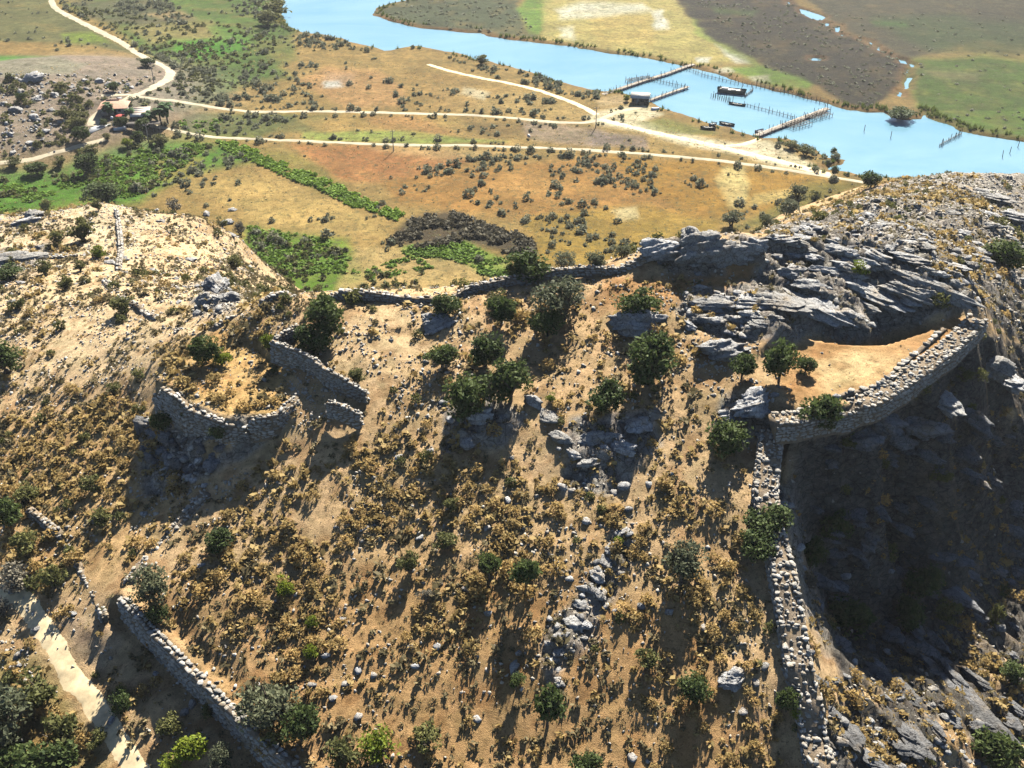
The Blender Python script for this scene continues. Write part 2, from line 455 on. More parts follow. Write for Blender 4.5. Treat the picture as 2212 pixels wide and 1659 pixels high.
# level terraces held up by masonry
PLAT = [(1668,915),(1720,905),(1800,888),(1880,872),(1960,825),(2060,752),(2122,690),(2070,676),(1990,716),(1900,742),(1840,742),(1740,730),(1640,770),(1600,830),(1640,880)]
FORT = [(329,818),(377,856),(411,880),(480,907),(528,914),(535,900),(593,900),(627,866),(645,845),(600,790),(540,740),(420,760)]
for poly, zz in ((PLAT, 54.2), (FORT, 51.5)):
    wp = [tuple(float(q) for q in unproj(a, b, zz)[:2]) for a, b in poly]
    w_ = sstep(0.35, -0.35, sdf(HX, HY, wp))
    HZ = HZ * (1 - w_) + (zz + (fbm(HX * .3, HY * .3, 61) - .5) * .4) * w_
def wall_ground(Z, path, dl, dr, reach):
    P = np.array([[float(c) for c in unproj(*q)] for q in path])
    best = np.full(Z.shape, 1e9); tz = np.zeros(Z.shape); side = np.zeros(Z.shape); endf = np.zeros(Z.shape)
    for i in range(len(P) - 1):
        vx, vy = P[i + 1, 0] - P[i, 0], P[i + 1, 1] - P[i, 1]; L = math.hypot(vx, vy)
        t = ((HX - P[i, 0]) * vx + (HY - P[i, 1]) * vy) / L / L
        tc = np.clip(t, 0, 1)
        d = np.hypot(HX - P[i, 0] - tc * vx, HY - P[i, 1] - tc * vy)
        m_ = d < best
        best = np.where(m_, d, best); tz = np.where(m_, P[i, 2] + tc * (P[i + 1, 2] - P[i, 2]), tz)
        side = np.where(m_, (vx * (HY - P[i, 1]) - vy * (HX - P[i, 0])) / L, side)
    wl = sstep(reach, reach * .25, best)
    k = sstep(-.35, .35, side)
    return Z + (tz + dl * k + dr * (1 - k) - Z) * wl
HZ = wall_ground(HZ, WALL_S, -0.45, -3.0, 2.6)
HZ = wall_ground(HZ, WALL_E, -5.2, -1.3, 3.2)
flat = 0 * sstep(10, -30, sdf(HU, HV, [(1640,770),(1840,740),(1900,740),(2050,690),(2060,710),(1960,790),(1800,850),(1700,870)]))
HZ = HZ * (1 - 0.85 * flat) + (54.2 + (fbm(HX * .3, HY * .3, 61) - .5) * .3) * 0.85 * flat

# --- the plain: river in world coordinates
WATER_Z = 0.30
def PW(l, z=1.0):
    return [tuple(float(v) for v in unproj(a, b, z)[:2]) for a, b in l]
near_bank = [(560,-90),(600,-30),(606,10),(604,32),(628,60),(650,68),(700,78),(760,91),(800,101),(836,110),(868,104),(905,101),(950,110),(985,116),(1040,131),(1085,141),(1150,157),(1210,179),(1260,191),(1300,199),(1335,197),(1390,217),(1430,236),(1500,257),(1560,272),(1600,286),(1640,298),(1697,301),(1735,318),(1765,322),(1780,340),(1821,345),(1812,357),(1778,365),(1812,374),(1864,380),(1930,384),(2050,400),(2300,430),(2700,470)]
far_bank = [(2700,350),(2400,322),(2212,306),(2140,294),(2078,284),(2048,267),(2001,254),(1996,243),(1985,256),(1955,258),(1924,253),(1898,241),(1864,241),(1813,232),(1735,211),(1650,190),(1581,172),(1530,151),(1495,147),(1465,142),(1393,125),(1323,116),(1220,99),(1140,90),(1083,83),(1049,78),(1039,70),(1008,70),(939,64),(891,58),(843,46),(809,34),(809,26),(823,15),(878,2),(940,-30),(1100,-90)]
river = PW(near_bank + far_bank, WATER_Z)
def z3(l): return [(1264 + a * .4286, b * .4286) for a, b in l]
creeks = [z3(q) for q in (
 [(1085,45),(1130,55),(1215,88),(1180,108),(1140,95),(1085,65)], [(1250,142),(1284,128),(1276,168),(1253,160)], [(1203,118),(1228,116),(1226,136),(1206,134)],
 [(1290,172),(1310,176),(1306,186),(1290,184)], [(1374,192),(1394,200),(1390,210),(1374,206)], [(1424,205),(1442,215),(1446,235),(1428,228)], [(1466,235),(1488,242),(1488,258),(1468,254)],
 [(1494,255),(1516,262),(1512,274),(1494,270)], [(1520,272),(1542,280),(1540,294),(1522,288)], [(1580,300),(1620,308),(1626,330),(1584,324)], [(1630,322),(1660,330),(1656,345),(1632,340)],
 [(1614,392),(1650,394),(1632,452),(1608,446)], [(1580,458),(1600,464),(1596,492),(1566,486)], [(1620,345),(1634,350),(1630,385),(1618,385)], [(1140,292),(1190,296),(1186,310),(1142,308)],
 [(1015,12),(1032,10),(1028,28),(1016,30)])]
creeks = [PW(c, WATER_Z) for c in creeks]
px_ = np.concatenate([[-6000, -2500, -1200, -700], np.arange(-345, 345, 1.25), [500, 900, 1800, 3500, 6000]])
py_ = np.concatenate([[-400, -100, 100, 150], np.arange(178, 640, 1.35), np.arange(645, 800, 9), [900, 1200, 2000, 4000, 8000]])
PX, PY = np.meshgrid(px_, py_)
wobx = (fbm(PX * .12, PY * .12, 71) - .5) * 5; woby = (fbm(PX * .12, PY * .12, 75) - .5) * 5
rs = sdf(PX + wobx, PY + woby, river)
cs = np.full(PX.shape, 1e9)
for c in creeks: cs = np.minimum(cs, sdf(PX + wobx * .4, PY + woby * .4, c))
PZ = 1.0 + (fbm(PX * 0.02, PY * 0.02, 81, 4) - 0.5) * 0.8 + (fbm(PX * .2, PY * .2, 85, 3) - .5) * 0.35
PZ = np.where(rs < 14, 1.0 + (PZ - 1.0) * sstep(0, 14, rs), PZ)
WS = np.minimum(rs, cs * 1.2)
PZ = PZ * sstep(-0.5, 2.5, WS) + (WATER_Z + 0.12) * (1 - sstep(-0.5, 2.5, WS)) - 1.6 * sstep(0.4, -4.0, WS)
# low rocky rise at the left of the plain
lx, ly = PW([(60, 235)])[0]
knoll = np.exp(-(((PX - lx) / 62) ** 2 + ((PY - ly) / 60) ** 2)) * 9 * sstep(.12, .5, np.exp(-(((PX - lx) / 62) ** 2 + ((PY - ly) / 60) ** 2)))
PZ = PZ + knoll * (0.75 + .5 * fbm(PX * .06, PY * .06, 91))
PU, PV, PD = proj(PX, PY, PZ)

def bilin(gx, gy, gz, x, y):
    i = np.clip(np.searchsorted(gx, x) - 1, 0, len(gx) - 2); j = np.clip(np.searchsorted(gy, y) - 1, 0, len(gy) - 2)
    fx = np.clip((x - gx[i]) / (gx[i + 1] - gx[i]), 0, 1); fy = np.clip((y - gy[j]) / (gy[j + 1] - gy[j]), 0, 1)
    return (gz[j, i] * (1 - fx) + gz[j, i + 1] * fx) * (1 - fy) + (gz[j + 1, i] * (1 - fx) + gz[j + 1, i + 1] * fx) * fy
def hillz(x, y):
    x = np.asarray(x, float); y = np.asarray(y, float)
    z = bilin(hx, hy, HZ, x, y)
    return np.where((x < hx[0]) | (x > hx[-1]) | (y < hy[0]) | (y > hy[-1]), -50, z)
def plainz(x, y): return bilin(px_, py_, PZ, np.asarray(x, float), np.asarray(y, float))
def gz(x, y): return np.maximum(hillz(x, y), plainz(x, y))
def cast(px, py, t0=60, t1=700, n=2400):
    """where the ray through a picture place meets the built ground"""
    px = np.atleast_1d(np.asarray(px, float)); py = np.atleast_1d(np.asarray(py, float))
    dx, dy, dz = ray(px, py)
    ts = t0 * (t1 / t0) ** (np.arange(n) / (n - 1))
    best = np.full(len(px), np.nan); lo = np.full(len(px), t0 * 1.0)
    for t in ts:
        g = gz(dx * t, dy * t) > CAM_H + dz * t
        new = g & np.isnan(best)
        best[new] = t
        lo = np.where(np.isnan(best), t, lo)
        if not np.isnan(best).any(): break
    hi = np.where(np.isnan(best), t1, best)
    for _ in range(10):
        mid = (lo + hi) / 2
        g = gz(dx * mid, dy * mid) > CAM_H + dz * mid
        hi = np.where(g, mid, hi); lo = np.where(g, lo, mid)
    x, y = dx * hi, dy * hi
    return x, y, gz(x, y)
def seen(x, y, z, n=60):
    """is a point in view over the built ground"""
    ok = np.ones(np.shape(x), bool)
    for f in np.linspace(0.35, 0.985, n):
        ok &= gz(x * f, y * f) < CAM_H + (z + 0.8 - CAM_H) * f
    u, v, d = proj(x, y, z)
    return ok & (u > -20) & (u < 2232) & (v > -15) & (v < 1680)

# ------------------------------------------------------------------ ground colours
def paint(base, u, v, x, y, zones, warp=10, ws=0.05):
    c = np.empty(u.shape + (3,)); c[:] = base
    wu = (fbm(x * ws, y * ws, 101) - .5) * warp * 4; wv = (fbm(x * ws, y * ws, 105) - .5) * warp * 2
    for z in zones:
        poly, col, fe, k = z[0], z[1], z[2], z[3]
        d = sdf(u + wu, v + wv * .6, poly)
        f = sstep(fe, -fe, d) * k
        f = f * np.clip(0.45 + 1.1 * fbm(x * ws * 3, y * ws * 3, 111 + len(poly)), 0, 1)
        c += (np.asarray(col) - c) * f[..., None]
    return c
G = srgb
plain_zones = [
 ([(-100,-40),(110,-40),(115,18),(330,132),(330,165),(-100,170)], G(120,120,75), 6, .9),
 ([(-100,88),(200,95),(300,120),(330,150),(180,155),(150,125),(-100,115)], G(190,150,90), 5, .9),
 ([(-100,122),(120,124),(190,140),(150,160),(-100,166)], G(95,160,45), 5, 1),
 ([(130,72),(200,70),(240,90),(150,92)], G(150,170,60), 5, .8),
 ([(130,10),(250,60),(330,130),(385,150),(300,205),(240,242),(420,238),(520,190),(640,170),(560,110),(640,70),(600,-30),(300,-30)], G(104,128,54), 12, 1),
 ([(150,0),(360,0),(420,45),(300,60),(180,40)], G(120,105,85), 8, .7),
 ([(310,30),(400,25),(420,40),(350,45)], G(205,170,120), 6, .7),
 ([(265,60),(450,45),(490,80),(330,95)], G(195,165,105), 8, .7),
 ([(360,85),(540,85),(545,100),(420,135),(390,120)], G(95,155,40), 8, 1),
 ([(440,55),(470,55),(540,85),(480,95)], G(110,150,55), 6, .7),
 ([(240,245),(330,200),(520,120),(620,80),(640,130),(480,200),(400,242)], G(100,124,52), 10, .8),
 ([(420,245),(640,248),(560,300),(380,300)], G(110,135,55), 8, .7),
 ([(640,175),(710,145),(820,150),(870,190),(880,232),(740,236),(690,205)], G(205,155,100), 9, .9),
 ([(700,160),(760,160),(760,185),(700,185)], G(225,180,140), 8, .7),
 ([(700,175),(735,174),(738,187),(702,188)], G(250,235,220), 4, 1),
 ([(930,190),(1060,190),(1150,200),(1280,245),(1220,262),(1050,245),(960,230)], G(215,175,110), 10, .8),
 ([(870,150),(1000,165),(1100,190),(1000,240),(860,235)], G(185,145,85), 10, .6),
 ([(1000,190),(1060,200),(1050,215),(990,205)], G(240,220,180), 5, .8),
 ([(395,252),(700,246),(690,285),(480,290),(400,285)], G(120,125,70), 8, .8),
 ([(640,255),(900,250),(990,260),(960,300),(700,298)], G(205,165,95), 8, .7),
 ([(790,250),(900,250),(980,285),(900,300),(800,270)], G(195,140,85), 8, .7),
 ([(650,286),(900,284),(1000,298),(1100,306),(900,312),(650,302)], G(165,180,85), 5, .8),
 ([(1000,255),(1170,265),(1170,300),(1040,296)], G(150,120,75), 8, .7),
 ([(1130,262),(1290,275),(1360,300),(1280,318),(1150,305)], G(175,150,130), 8, .8),
 ([(620,312),(770,312),(990,330),(1020,352),(870,392),(730,388),(680,345)], G(200,135,80), 9, .95),
 ([(800,318),(1000,318),(1080,330),(960,350),(880,335)], G(230,190,130), 10, .6),
 ([(-100,370),(120,365),(300,300),(480,308),(560,345),(400,380),(300,440),(-100,470)], G(104,148,46), 14, 1),
 ([(330,340),(440,340),(420,375),(330,400)], G(190,160,85), 10, .7),
 ([(400,395),(520,375),(640,395),(770,455),(830,510),(640,520),(500,450)], G(222,182,110), 14, .9),
 ([(560,320),(640,330),(760,400),(700,420),(600,360)], G(150,140,65), 10, .7),
 ([(830,390),(1000,360),(1300,335),(1560,350),(1520,470),(1200,480),(1000,460),(860,440)], G(192,138,72), 14, .9),
 ([(1020,400),(1120,380),(1260,400),(1140,430)], G(215,160,90), 14, .7),
 ([(1140,470),(1400,440),(1560,480),(1500,540),(1300,580),(1150,570)], G(188,150,68), 12, .95),
 ([(1300,335),(1560,352),(1860,398),(1760,440),(1640,470),(1500,470),(1380,400)], G(192,142,58), 10, .9),
 ([(1540,385),(1560,360),(1600,362),(1610,400),(1595,455),(1570,450)], G(240,210,140), 7, .9),
 ([(1620,420),(1740,405),(1730,425),(1600,450)], G(235,205,130), 7, .7),
 ([(1330,455),(1380,445),(1390,470),(1340,478)], G(240,215,160), 6, .8),
 ([(1750,395),(1860,395),(1800,440),(1640,490),(1560,500),(1640,460)], G(125,120,55), 12, .8),
 ([(830,520),(880,478),(970,458),(1060,490),(1150,520),(1155,555),(1000,525),(880,540)], G(92,78,58), 7, .95),
 ([(530,490),(740,520),(790,600),(700,640),(540,640)], G(120,155,45), 14, 1),
 ([(760,540),(900,535),(1100,570),(1100,610),(900,640),(720,620)], G(228,190,125), 10, .85),
 ([(860,535),(1000,522),(1095,565),(1095,600),(1040,595),(980,560),(880,555)], G(120,180,45), 6, .7),
 # dirt by the hut and the landing
 ([(1255,255),(1300,240),(1345,232),(1400,226),(1440,245),(1400,258),(1480,285),(1600,308),(1650,300),(1700,320),(1760,355),(1800,378),(1740,372),(1620,345),(1480,312),(1380,280),(1290,268)], G(255,232,190), 6, 1),
 ([(1290,215),(1340,205),(1370,222),(1300,232)], G(225,190,140), 6, .8),
 ([(1480,300),(1600,315),(1640,325),(1560,325)], G(200,160,140), 6, .7),
 ([(1380,262),(1440,255),(1500,270),(1560,285),(1500,290),(1420,280)], G(150,150,75), 5, .8),
 ([(1270,280),(1400,292),(1400,318),(1270,312)], G(150,130,120), 6, .8),
 # far side of the river
 ([(800,25),(880,0),(900,-60),(1160,-60),(1110,10),(1130,60),(1170,82),(1050,75),(940,62),(850,45)], G(92,98,68), 6, 1),
 ([(805,28),(830,38),(900,58),(1000,68),(1080,80),(1200,96),(1080,84),(940,66),(840,48)], G(165,110,75), 3, .9),
 ([(1110,20),(1170,-40),(1200,-40),(1180,50),(1165,75),(1140,70)], G(120,160,60), 6, .9),
 ([(1180,-60),(1430,-60),(1480,30),(1540,90),(1620,138),(1470,140),(1390,122),(1260,100),(1170,80)], G(205,185,110), 8, .95),
 ([(1270,30),(1400,30),(1420,90),(1300,100)], G(215,180,105), 12, .6),
 ([(1205,20),(1260,5),(1390,8),(1400,22),(1330,32),(1270,40),(1215,42)], G(250,240,215), 9, .85),
 ([(1205,60),(1240,58),(1245,85),(1215,80)], G(245,235,205), 7, .8),
 ([(1400,25),(1425,20),(1440,60),(1410,62)], G(250,240,220), 6, .9),
 ([(1540,95),(1600,120),(1615,138),(1580,138)], G(250,240,220), 5, .9),
 ([(1500,125),(1530,125),(1525,135),(1500,135)], G(250,240,220), 4, .9),
 ([(1470,-20),(1500,40),(1540,75),(1620,120),(1640,150),(1590,130),(1500,70)], G(160,175,80), 6, .8),
 ([(1560,148),(1640,142),(1760,165),(1740,195),(1640,182)], G(140,170,65), 7, .95),
 ([(1615,168),(1650,164),(1655,178),(1625,180)], G(245,225,195), 4, .9),
 ([(1535,150),(1570,148),(1585,158),(1550,160)], G(245,230,200), 4, .9),
 ([(1440,-60),(1700,-60),(1720,15),(1800,55),(1880,95),(1960,130),(1965,150),(1950,175),(1880,235),(1820,225),(1720,165),(1640,140),(1540,85),(1470,20)], G(84,74,60), 7, 1),
 ([(1530,15),(1640,22),(1620,32),(1540,28)], G(110,140,60), 5, .7),
 ([(1700,-60),(2400,-60),(2400,110),(2100,90),(1960,130),(1880,90),(1780,40)], G(118,108,82), 10, 1),
 ([(1880,40),(2050,30),(2400,60),(2400,130),(2000,110)], G(95,120,60), 12, .7),
 ([(2060,20),(2300,0),(2300,60),(2100,50)], G(105,95,75), 10, .6),
 ([(1960,130),(2120,120),(2400,150),(2400,340),(2080,284),(1990,245),(1950,180)], G(118,150,55), 10, .95),
 ([(1990,150),(2130,155),(2120,180),(2020,165)], G(160,140,100), 10, .7),
 ([(1880,48),(1960,48),(1960,58),(1890,58)], G(110,160,60), 5, .7),
]
def zc(dx, k): return k
PCOL = paint(G(186,150,88), PU, PV, PX, PY, plain_zones, 9, 0.045)
PCOL = PCOL * np.array([.80, .89, .92])
mm = ((PU > 1440) & (PV < 240) & (PCOL.mean(-1) < .1))[..., None]; PCOL = np.where(mm, PCOL * .72, PCOL)
PCOL = PCOL * (1 - .3 * sstep(-20, 20, PU - 1460 - PV) * (PV < np.interp(PU, [0, 800, 1300, 1600, 2000, 2212], [0, 60, 150, 230, 300, 330])))[..., None]
PCOL = PCOL * (0.74 + .52 * fbm(PX * .11, PY * .11, 191, 4))[..., None]
shore = sstep(5, 0.5, WS) * sstep(-1, 1, WS)
PCOL += (G(140,105,70) - PCOL) * (shore * 0.55)[..., None]
PCOL += (G(110,120,100) - PCOL) * sstep(0, -1.5, WS)[..., None]
PCOL += (G(165,152,140) - PCOL) * np.clip(knoll / 5, 0, .85)[..., None]

HU, HV, HD = proj(HX, HY, HZ)
hill_zones = [
 ([(-200,380),(560,380),(620,640),(330,800),(-200,880)], G(236,198,146), 40, .85),
 ([(-200,420),(330,430),(300,560),(-200,560)], G(240,206,158), 30, .8),
 ([(700,660),(980,640),(1000,760),(800,860),(700,800)], G(235,195,140), 40, .6),
 ([(1050,640),(1450,600),(1640,700),(1640,900),(1000,900)], G(222,176,120), 40, .6),
 ([(1640,760),(1840,730),(1910,740),(2060,680),(2100,690),(1980,790),(1810,860),(1700,870)], G(206,152,94), 12, .95),
 ([(1740,790),(1840,760),(1960,770),(1900,820),(1800,845)], G(238,200,138), 20, .8),
 ([(1280,590),(1480,600),(1640,560),(1640,630),(1480,630),(1420,690),(1300,660)], G(205,145,85), 15, .8),
 ([(340,760),(560,680),(640,800),(620,900),(480,900),(380,850)], G(222,170,95), 15, .7),
 ([(880,780),(1140,900),(1130,1060),(1440,1060),(1600,1150),(1560,1700),(700,1700),(600,1250),(700,1000)], G(222,178,122), 60, .7),
 ([(300,1300),(900,1200),(1500,1300),(1700,1700),(600,1700)], G(205,152,92), 60, .7),
 ([(-200,900),(330,900),(420,1050),(250,1280),(-200,1240)], G(222,172,108), 40, .6),
 ([(-200,1400),(80,1420),(260,1700),(-200,1700)], G(150,130,70), 30, .8),
 ([(1640,520),(1900,400),(2000,380),(1900,520),(1700,540)], G(205,150,95), 25, .7),
]
HCOL = paint(G(228,184,130), HU, HV, HX, HY, hill_zones, 14, 0.12)
HCOL = HCOL * np.array([1.25, 1.44, 1.74])
big = fbm(HX * .08, HY * .08, 131, 4)
HCOL *= (0.82 + 0.36 * big)[..., None]
spk = sstep(.55, .7, fbm(HX * .5, HY * .5, 135, 3))
HCOL += (G(175,120,65) - HCOL) * (spk * .4)[..., None]
rockc = G(228,220,208, .66) * (0.75 + .5 * fbm(HX * .6, HY * .6, 141, 3))[..., None]
rf = np.clip(RM * 1.5 * sstep(.32, .5, fbm(HX * .22, HY * .22, 145, 3) + .2 * RM), 0, 1)
rf = np.where((HU > 1690) & (HV > 880), np.clip(RM * 1.4, 0, 1) * sstep(.25, .42, fbm(HX * .3, HY * .3, 146, 3)), rf)
pm = sstep(8, -8, sdf(HU, HV, PLAT)); rf = rf * (1 - pm)
rf = np.where((HU > 1690) & (HV > 900) & (HV < 1420), np.maximum(rf, .8 * (1 - pm) * sstep(-30, 30, HU - np.interp(HV, [900, 1100, 1300, 1500], [1690, 1720, 1760, 1800]))), rf)
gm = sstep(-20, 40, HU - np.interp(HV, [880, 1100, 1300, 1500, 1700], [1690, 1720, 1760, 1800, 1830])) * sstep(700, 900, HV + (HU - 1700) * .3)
rockc = rockc * (1 - .58 * gm)[..., None]  # grey gorge rock, its colour darkened to deepen the gorge shade
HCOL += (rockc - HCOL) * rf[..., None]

def grid_faces(nx, ny, keep=None):
    idx = np.arange(nx * ny).reshape(ny, nx)
    f = np.stack([idx[:-1, :-1], idx[:-1, 1:], idx[1:, 1:], idx[1:, :-1]], -1).reshape(-1, 4)
    return f if keep is None else f[keep.reshape(-1)]
hkeep = np.maximum.reduce([HZ[:-1, :-1], HZ[1:, :-1], HZ[:-1, 1:], HZ[1:, 1:]]) > -1.5
hill_me = np_mesh('hill', np.stack([HX, HY, HZ], -1).reshape(-1, 3), grid_faces(len(hx), len(hy), hkeep), [M['hill']], True)
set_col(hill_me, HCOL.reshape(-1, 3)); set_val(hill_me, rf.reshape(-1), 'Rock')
tag(link('hill', hill_me), 'dry stony hillside with ochre soil and grey rock', kind='structure')
plain_me = np_mesh('ground', np.stack([PX, PY, PZ], -1).reshape(-1, 3), grid_faces(len(px_), len(py_)), [M['plain']], True)
set_col(plain_me, PCOL.reshape(-1, 3))
tag(link('ground', plain_me), 'flat ochre and green river plain with marsh across the river', kind='structure')
# river: one sheet; the plain's bed dips under it
rx = [p[0] for p in river]; ry = [p[1] for p in river]
x0, x1, y0, y1 = -160, 420, 255, 700
wv_ = np.array([(x0, y0, WATER_Z), (x1, y0, WATER_Z), (x1, y1, WATER_Z), (x0, y1, WATER_Z)])
tag(link('river', np_mesh('river', wv_, np.array([[0, 1, 2, 3]]), [M['water']])), 'pale blue river winding past the marsh', kind='structure')

# --- roads and paths: ribbons draped over the ground
def smooth_path(P, n=8):
    P = np.array(P, float); out = []
    for i in range(len(P) - 1):
        a = P[max(i - 1, 0)]; b = P[i]; c = P[i + 1]; d = P[min(i + 2, len(P) - 1)]
        for t in np.linspace(0, 1, n, endpoint=False):
            out.append(.5 * ((2 * b) + (-a + c) * t + (2 * a - 5 * b + 4 * c - d) * t * t + (-a + 3 * b - 3 * c + d) * t ** 3))
    out.append(P[-1]); return np.array(out)
def ribbon(name, P, width, m, label, lift=0.05, nw=5, zf=gz, step=1.5):
    P = smooth_path(P, 10)
    L = np.concatenate([[0], np.cumsum(np.hypot(*np.diff(P, axis=0).T))])
    k = max(2, int(L[-1] / step))
    s = np.linspace(0, L[-1], k)
    X = np.interp(s, L, P[:, 0]); Y = np.interp(s, L, P[:, 1])
    tx = np.gradient(X); ty = np.gradient(Y); l = np.hypot(tx, ty); tx /= l; ty /= l
    vs = []
    for j in range(nw):
        f = j / (nw - 1) - .5
        wob = 1 + .75 * (fbm(s * .45, s * 0 + j * 3.1, 151) - .5) + .5 * (fbm(s * .06, s * 0 + 5, 155) - .5)
        x = X - ty * width * f * wob; y = Y + tx * width * f * wob
        vs.append(np.stack([x, y, zf(x, y) + lift - (.06 + lift if j in (0, nw - 1) else 0)], -1))
    V = np.stack(vs, 1).reshape(-1, 3)
    return tag(link(name, np_mesh(name, V, grid_faces(nw, k), [m], True)), label, kind='structure')
def cast_path(l):
    a = cast([p[0] for p in l], [p[1] for p in l]); return list(zip(a[0], a[1]))
ribbon('road', cast_path([(108,-14),(112,4),(122,19),(160,40),(200,60),(260,91),(310,122),(345,139),(366,152),(364,168),(330,190),(280,211),(238,230),(208,252),(200,272)]), 4.2, M['road'], 'pale dirt road bending down the left of the plain')
ribbon('road', PW([(228,252),(280,247),(340,247),(420,243),(560,242),(700,240),(850,243),(1000,248),(1100,256),(1220,265),(1280,262),(1340,241),(1392,229)]), 3.0, M['road'], 'pale dirt road across the plain to the river hut', 0.055)
ribbon('road', PW([(300,291),(370,292),(460,297),(570,300),(760,308),(900,313),(1000,313),(1100,317),(1250,322),(1400,333),(1560,348),(1700,368),(1830,388),(1866,394)]), 2.8, M['road'], 'white straight road along the foot of the hill', 0.06)
ribbon('footpath', PW([(925,139),(960,150),(1020,165),(1100,180),(1160,195),(1220,215),(1260,232),(1290,248)]), 3.0, M['path'], 'sandy track beside the river bank', 0.065)
ribbon('footpath', PW([(1296,258),(1340,268),(1400,283),(1500,305),(1560,318),(1640,338),(1740,364),(1800,380)]), 4.5, M['path'], 'broad sandy track along the landing behind the jetties', 0.07)
ribbon('footpath', PW([(1640,300),(1600,312),(1540,312),(1470,296)]), 3.0, M['path'], 'sandy spur from the landing track to the downstream jetty', 0.075)
ribbon('footpath', cast_path([(0,352),(60,346),(110,332),(170,316),(232,300)]), 3.2, M['road'], 'pale lane between the bushes below the rocky knoll', 0.05)
ribbon('footpath', cast_path([(-40,1240),(0,1270),(50,1300),(90,1350),(115,1390),(140,1440),(180,1490),(215,1540),(255,1600),(290,1657),(330,1720)]), 2.6, M['path'], 'pale trodden footpath below the lower stone wall', 0.07, 5, gz, 0.4)
# ================================================================== VEGETATION
def leaf_quads(c, n, size, up=0.0, rng=RNG, elong=1.6):
    """n small leaf faces at centres c (n,3)"""
    a = rng.normal(size=(n, 3)); a[:, 2] += up
    a /= np.linalg.norm(a, axis=1)[:, None] + 1e-9
    b = rng.normal(size=(n, 3)); b -= (b * a).sum(1)[:, None] * a
    b /= np.linalg.norm(b, axis=1)[:, None] + 1e-9
    s = size * rng.uniform(.6, 1.4, (n, 1))
    a = a * s * elong * .5; b = b * s * .5
    v = np.stack([c - a, c + b * .9, c + a, c - b * .9], 1)
    v += rng.normal(size=v.shape) * s[:, None] * .08
    return v.reshape(-1, 3), np.arange(4 * n).reshape(n, 4)
def join(parts):
    V = []; F = {}; o = 0
    for v, f in parts:
        V.append(v); F.setdefault(f.shape[1], []).append(f + o); o += len(v)
    return np.concatenate(V), [np.concatenate(F[k]) for k in sorted(F)]
def tube(p, r, n=6):
    p = np.array(p, float); k = len(p); V = []
    for i in range(k):
        t = p[min(i + 1, k - 1)] - p[max(i - 1, 0)]; t /= np.linalg.norm(t) + 1e-9
        q = np.cross(t, [0.3, 0.9, 0.2]); q /= np.linalg.norm(q) + 1e-9; w = np.cross(t, q)
        for j in range(n):
            a = 2 * math.pi * j / n
            V.append(p[i] + r[i] * (math.cos(a) * q + math.sin(a) * w))
    F = [[i * n + j, i * n + (j + 1) % n, (i + 1) * n + (j + 1) % n, (i + 1) * n + j] for i in range(k - 1) for j in range(n)]
    F.append([0, 0, 0, 0]); F.pop()
    return np.array(V), np.array(F)
M['oak'] = leaf_mat('oak_leaves', (0.05, 0.08, 0.024), (0.125, 0.165, 0.05), .3)
M['olive'] = leaf_mat('olive_leaves', (0.10, 0.12, 0.065), (0.19, 0.20, 0.115), 0.3)
M['lime'] = leaf_mat('spurge_leaves', (0.12, 0.18, 0.018), (0.26, 0.30, 0.03), 0.3)
M['maquis'] = leaf_mat('maquis_leaves', (0.10, 0.11, 0.035), (0.21, 0.21, 0.07), .3)
M['dry'] = leaf_mat('dry_thorn', (0.34, 0.22, 0.075), (0.62, 0.46, 0.19), 0.4)
M['straw'] = leaf_mat('straw', (0.46, 0.32, 0.13), (0.66, 0.50, 0.22), 0.35)
M['shrub'] = leaf_mat('saltbush_leaves', (0.15, 0.16, 0.10), (0.27, 0.28, 0.18), .35)
M['heath'] = leaf_mat('heath', (0.10, 0.088, 0.055), (0.20, 0.17, 0.10))
M['crop'] = leaf_mat('crop_leaves', (0.12, 0.23, 0.015), (0.24, 0.38, 0.04), 0.3)
M['reed'] = leaf_mat('reeds', (0.07, 0.11, 0.02), (0.16, 0.20, 0.05), 0.3)
M['lowscrub'] = leaf_mat('low_scrub', (0.13, 0.11, 0.055), (0.30, 0.24, 0.12), .3)
M['palmleaf'] = leaf_mat('palm_leaf', (0.03, 0.08, 0.02), (0.08, 0.15, 0.04))
M['bark'] = plain_mat('bark', (0.11, 0.085, 0.06), 0.95, 0.4, 6)
M['greybush'] = leaf_mat('grey_bush', (0.16, 0.15, 0.11), (0.28, 0.25, 0.19), .2)

def crown_proto(name, mat_, nclump, per, leaf, rx, zlo, zhi, cr, seed, open_=0.0):
    rng = np.random.default_rng(seed)
    parts = []
    asym = rng.uniform(.72, 1.2, 3); asym[2] = min(1, asym[2])
    for i in range(nclump):
        for _ in range(30):
            q = rng.uniform(-1, 1, 3)
            r = np.linalg.norm(q)
            if r < 1 and r > 0.25 + open_ and q[2] > -.95: break
        # flatter underneath, lumpy above
        q = q * asym
        c = np.array([q[0] * (rx - cr * .8), q[1] * (rx - cr * .8), zlo + cr * .5 + (q[2] * .5 + .5) * (zhi - zlo - cr * 1.3)])
        R = cr * rng.uniform(.5, 1.45)
        d = rng.normal(size=(per, 3)); d /= np.linalg.norm(d, axis=1)[:, None]
        d[:, 2] = np.where(d[:, 2] < -.3, d[:, 2] * .5, d[:, 2])
        rr = R * rng.uniform(.35, 1.05, (per, 1)) ** .6
        pts_ = c + d * rr * np.array([1, 1, .8])
        pts_[:, 2] = np.maximum(pts_[:, 2], zlo * .5)
        parts.append(leaf_quads(pts_, per, leaf, .3, rng))
    V, F = join(parts)
    return np_mesh(name, V, F, [mat_])
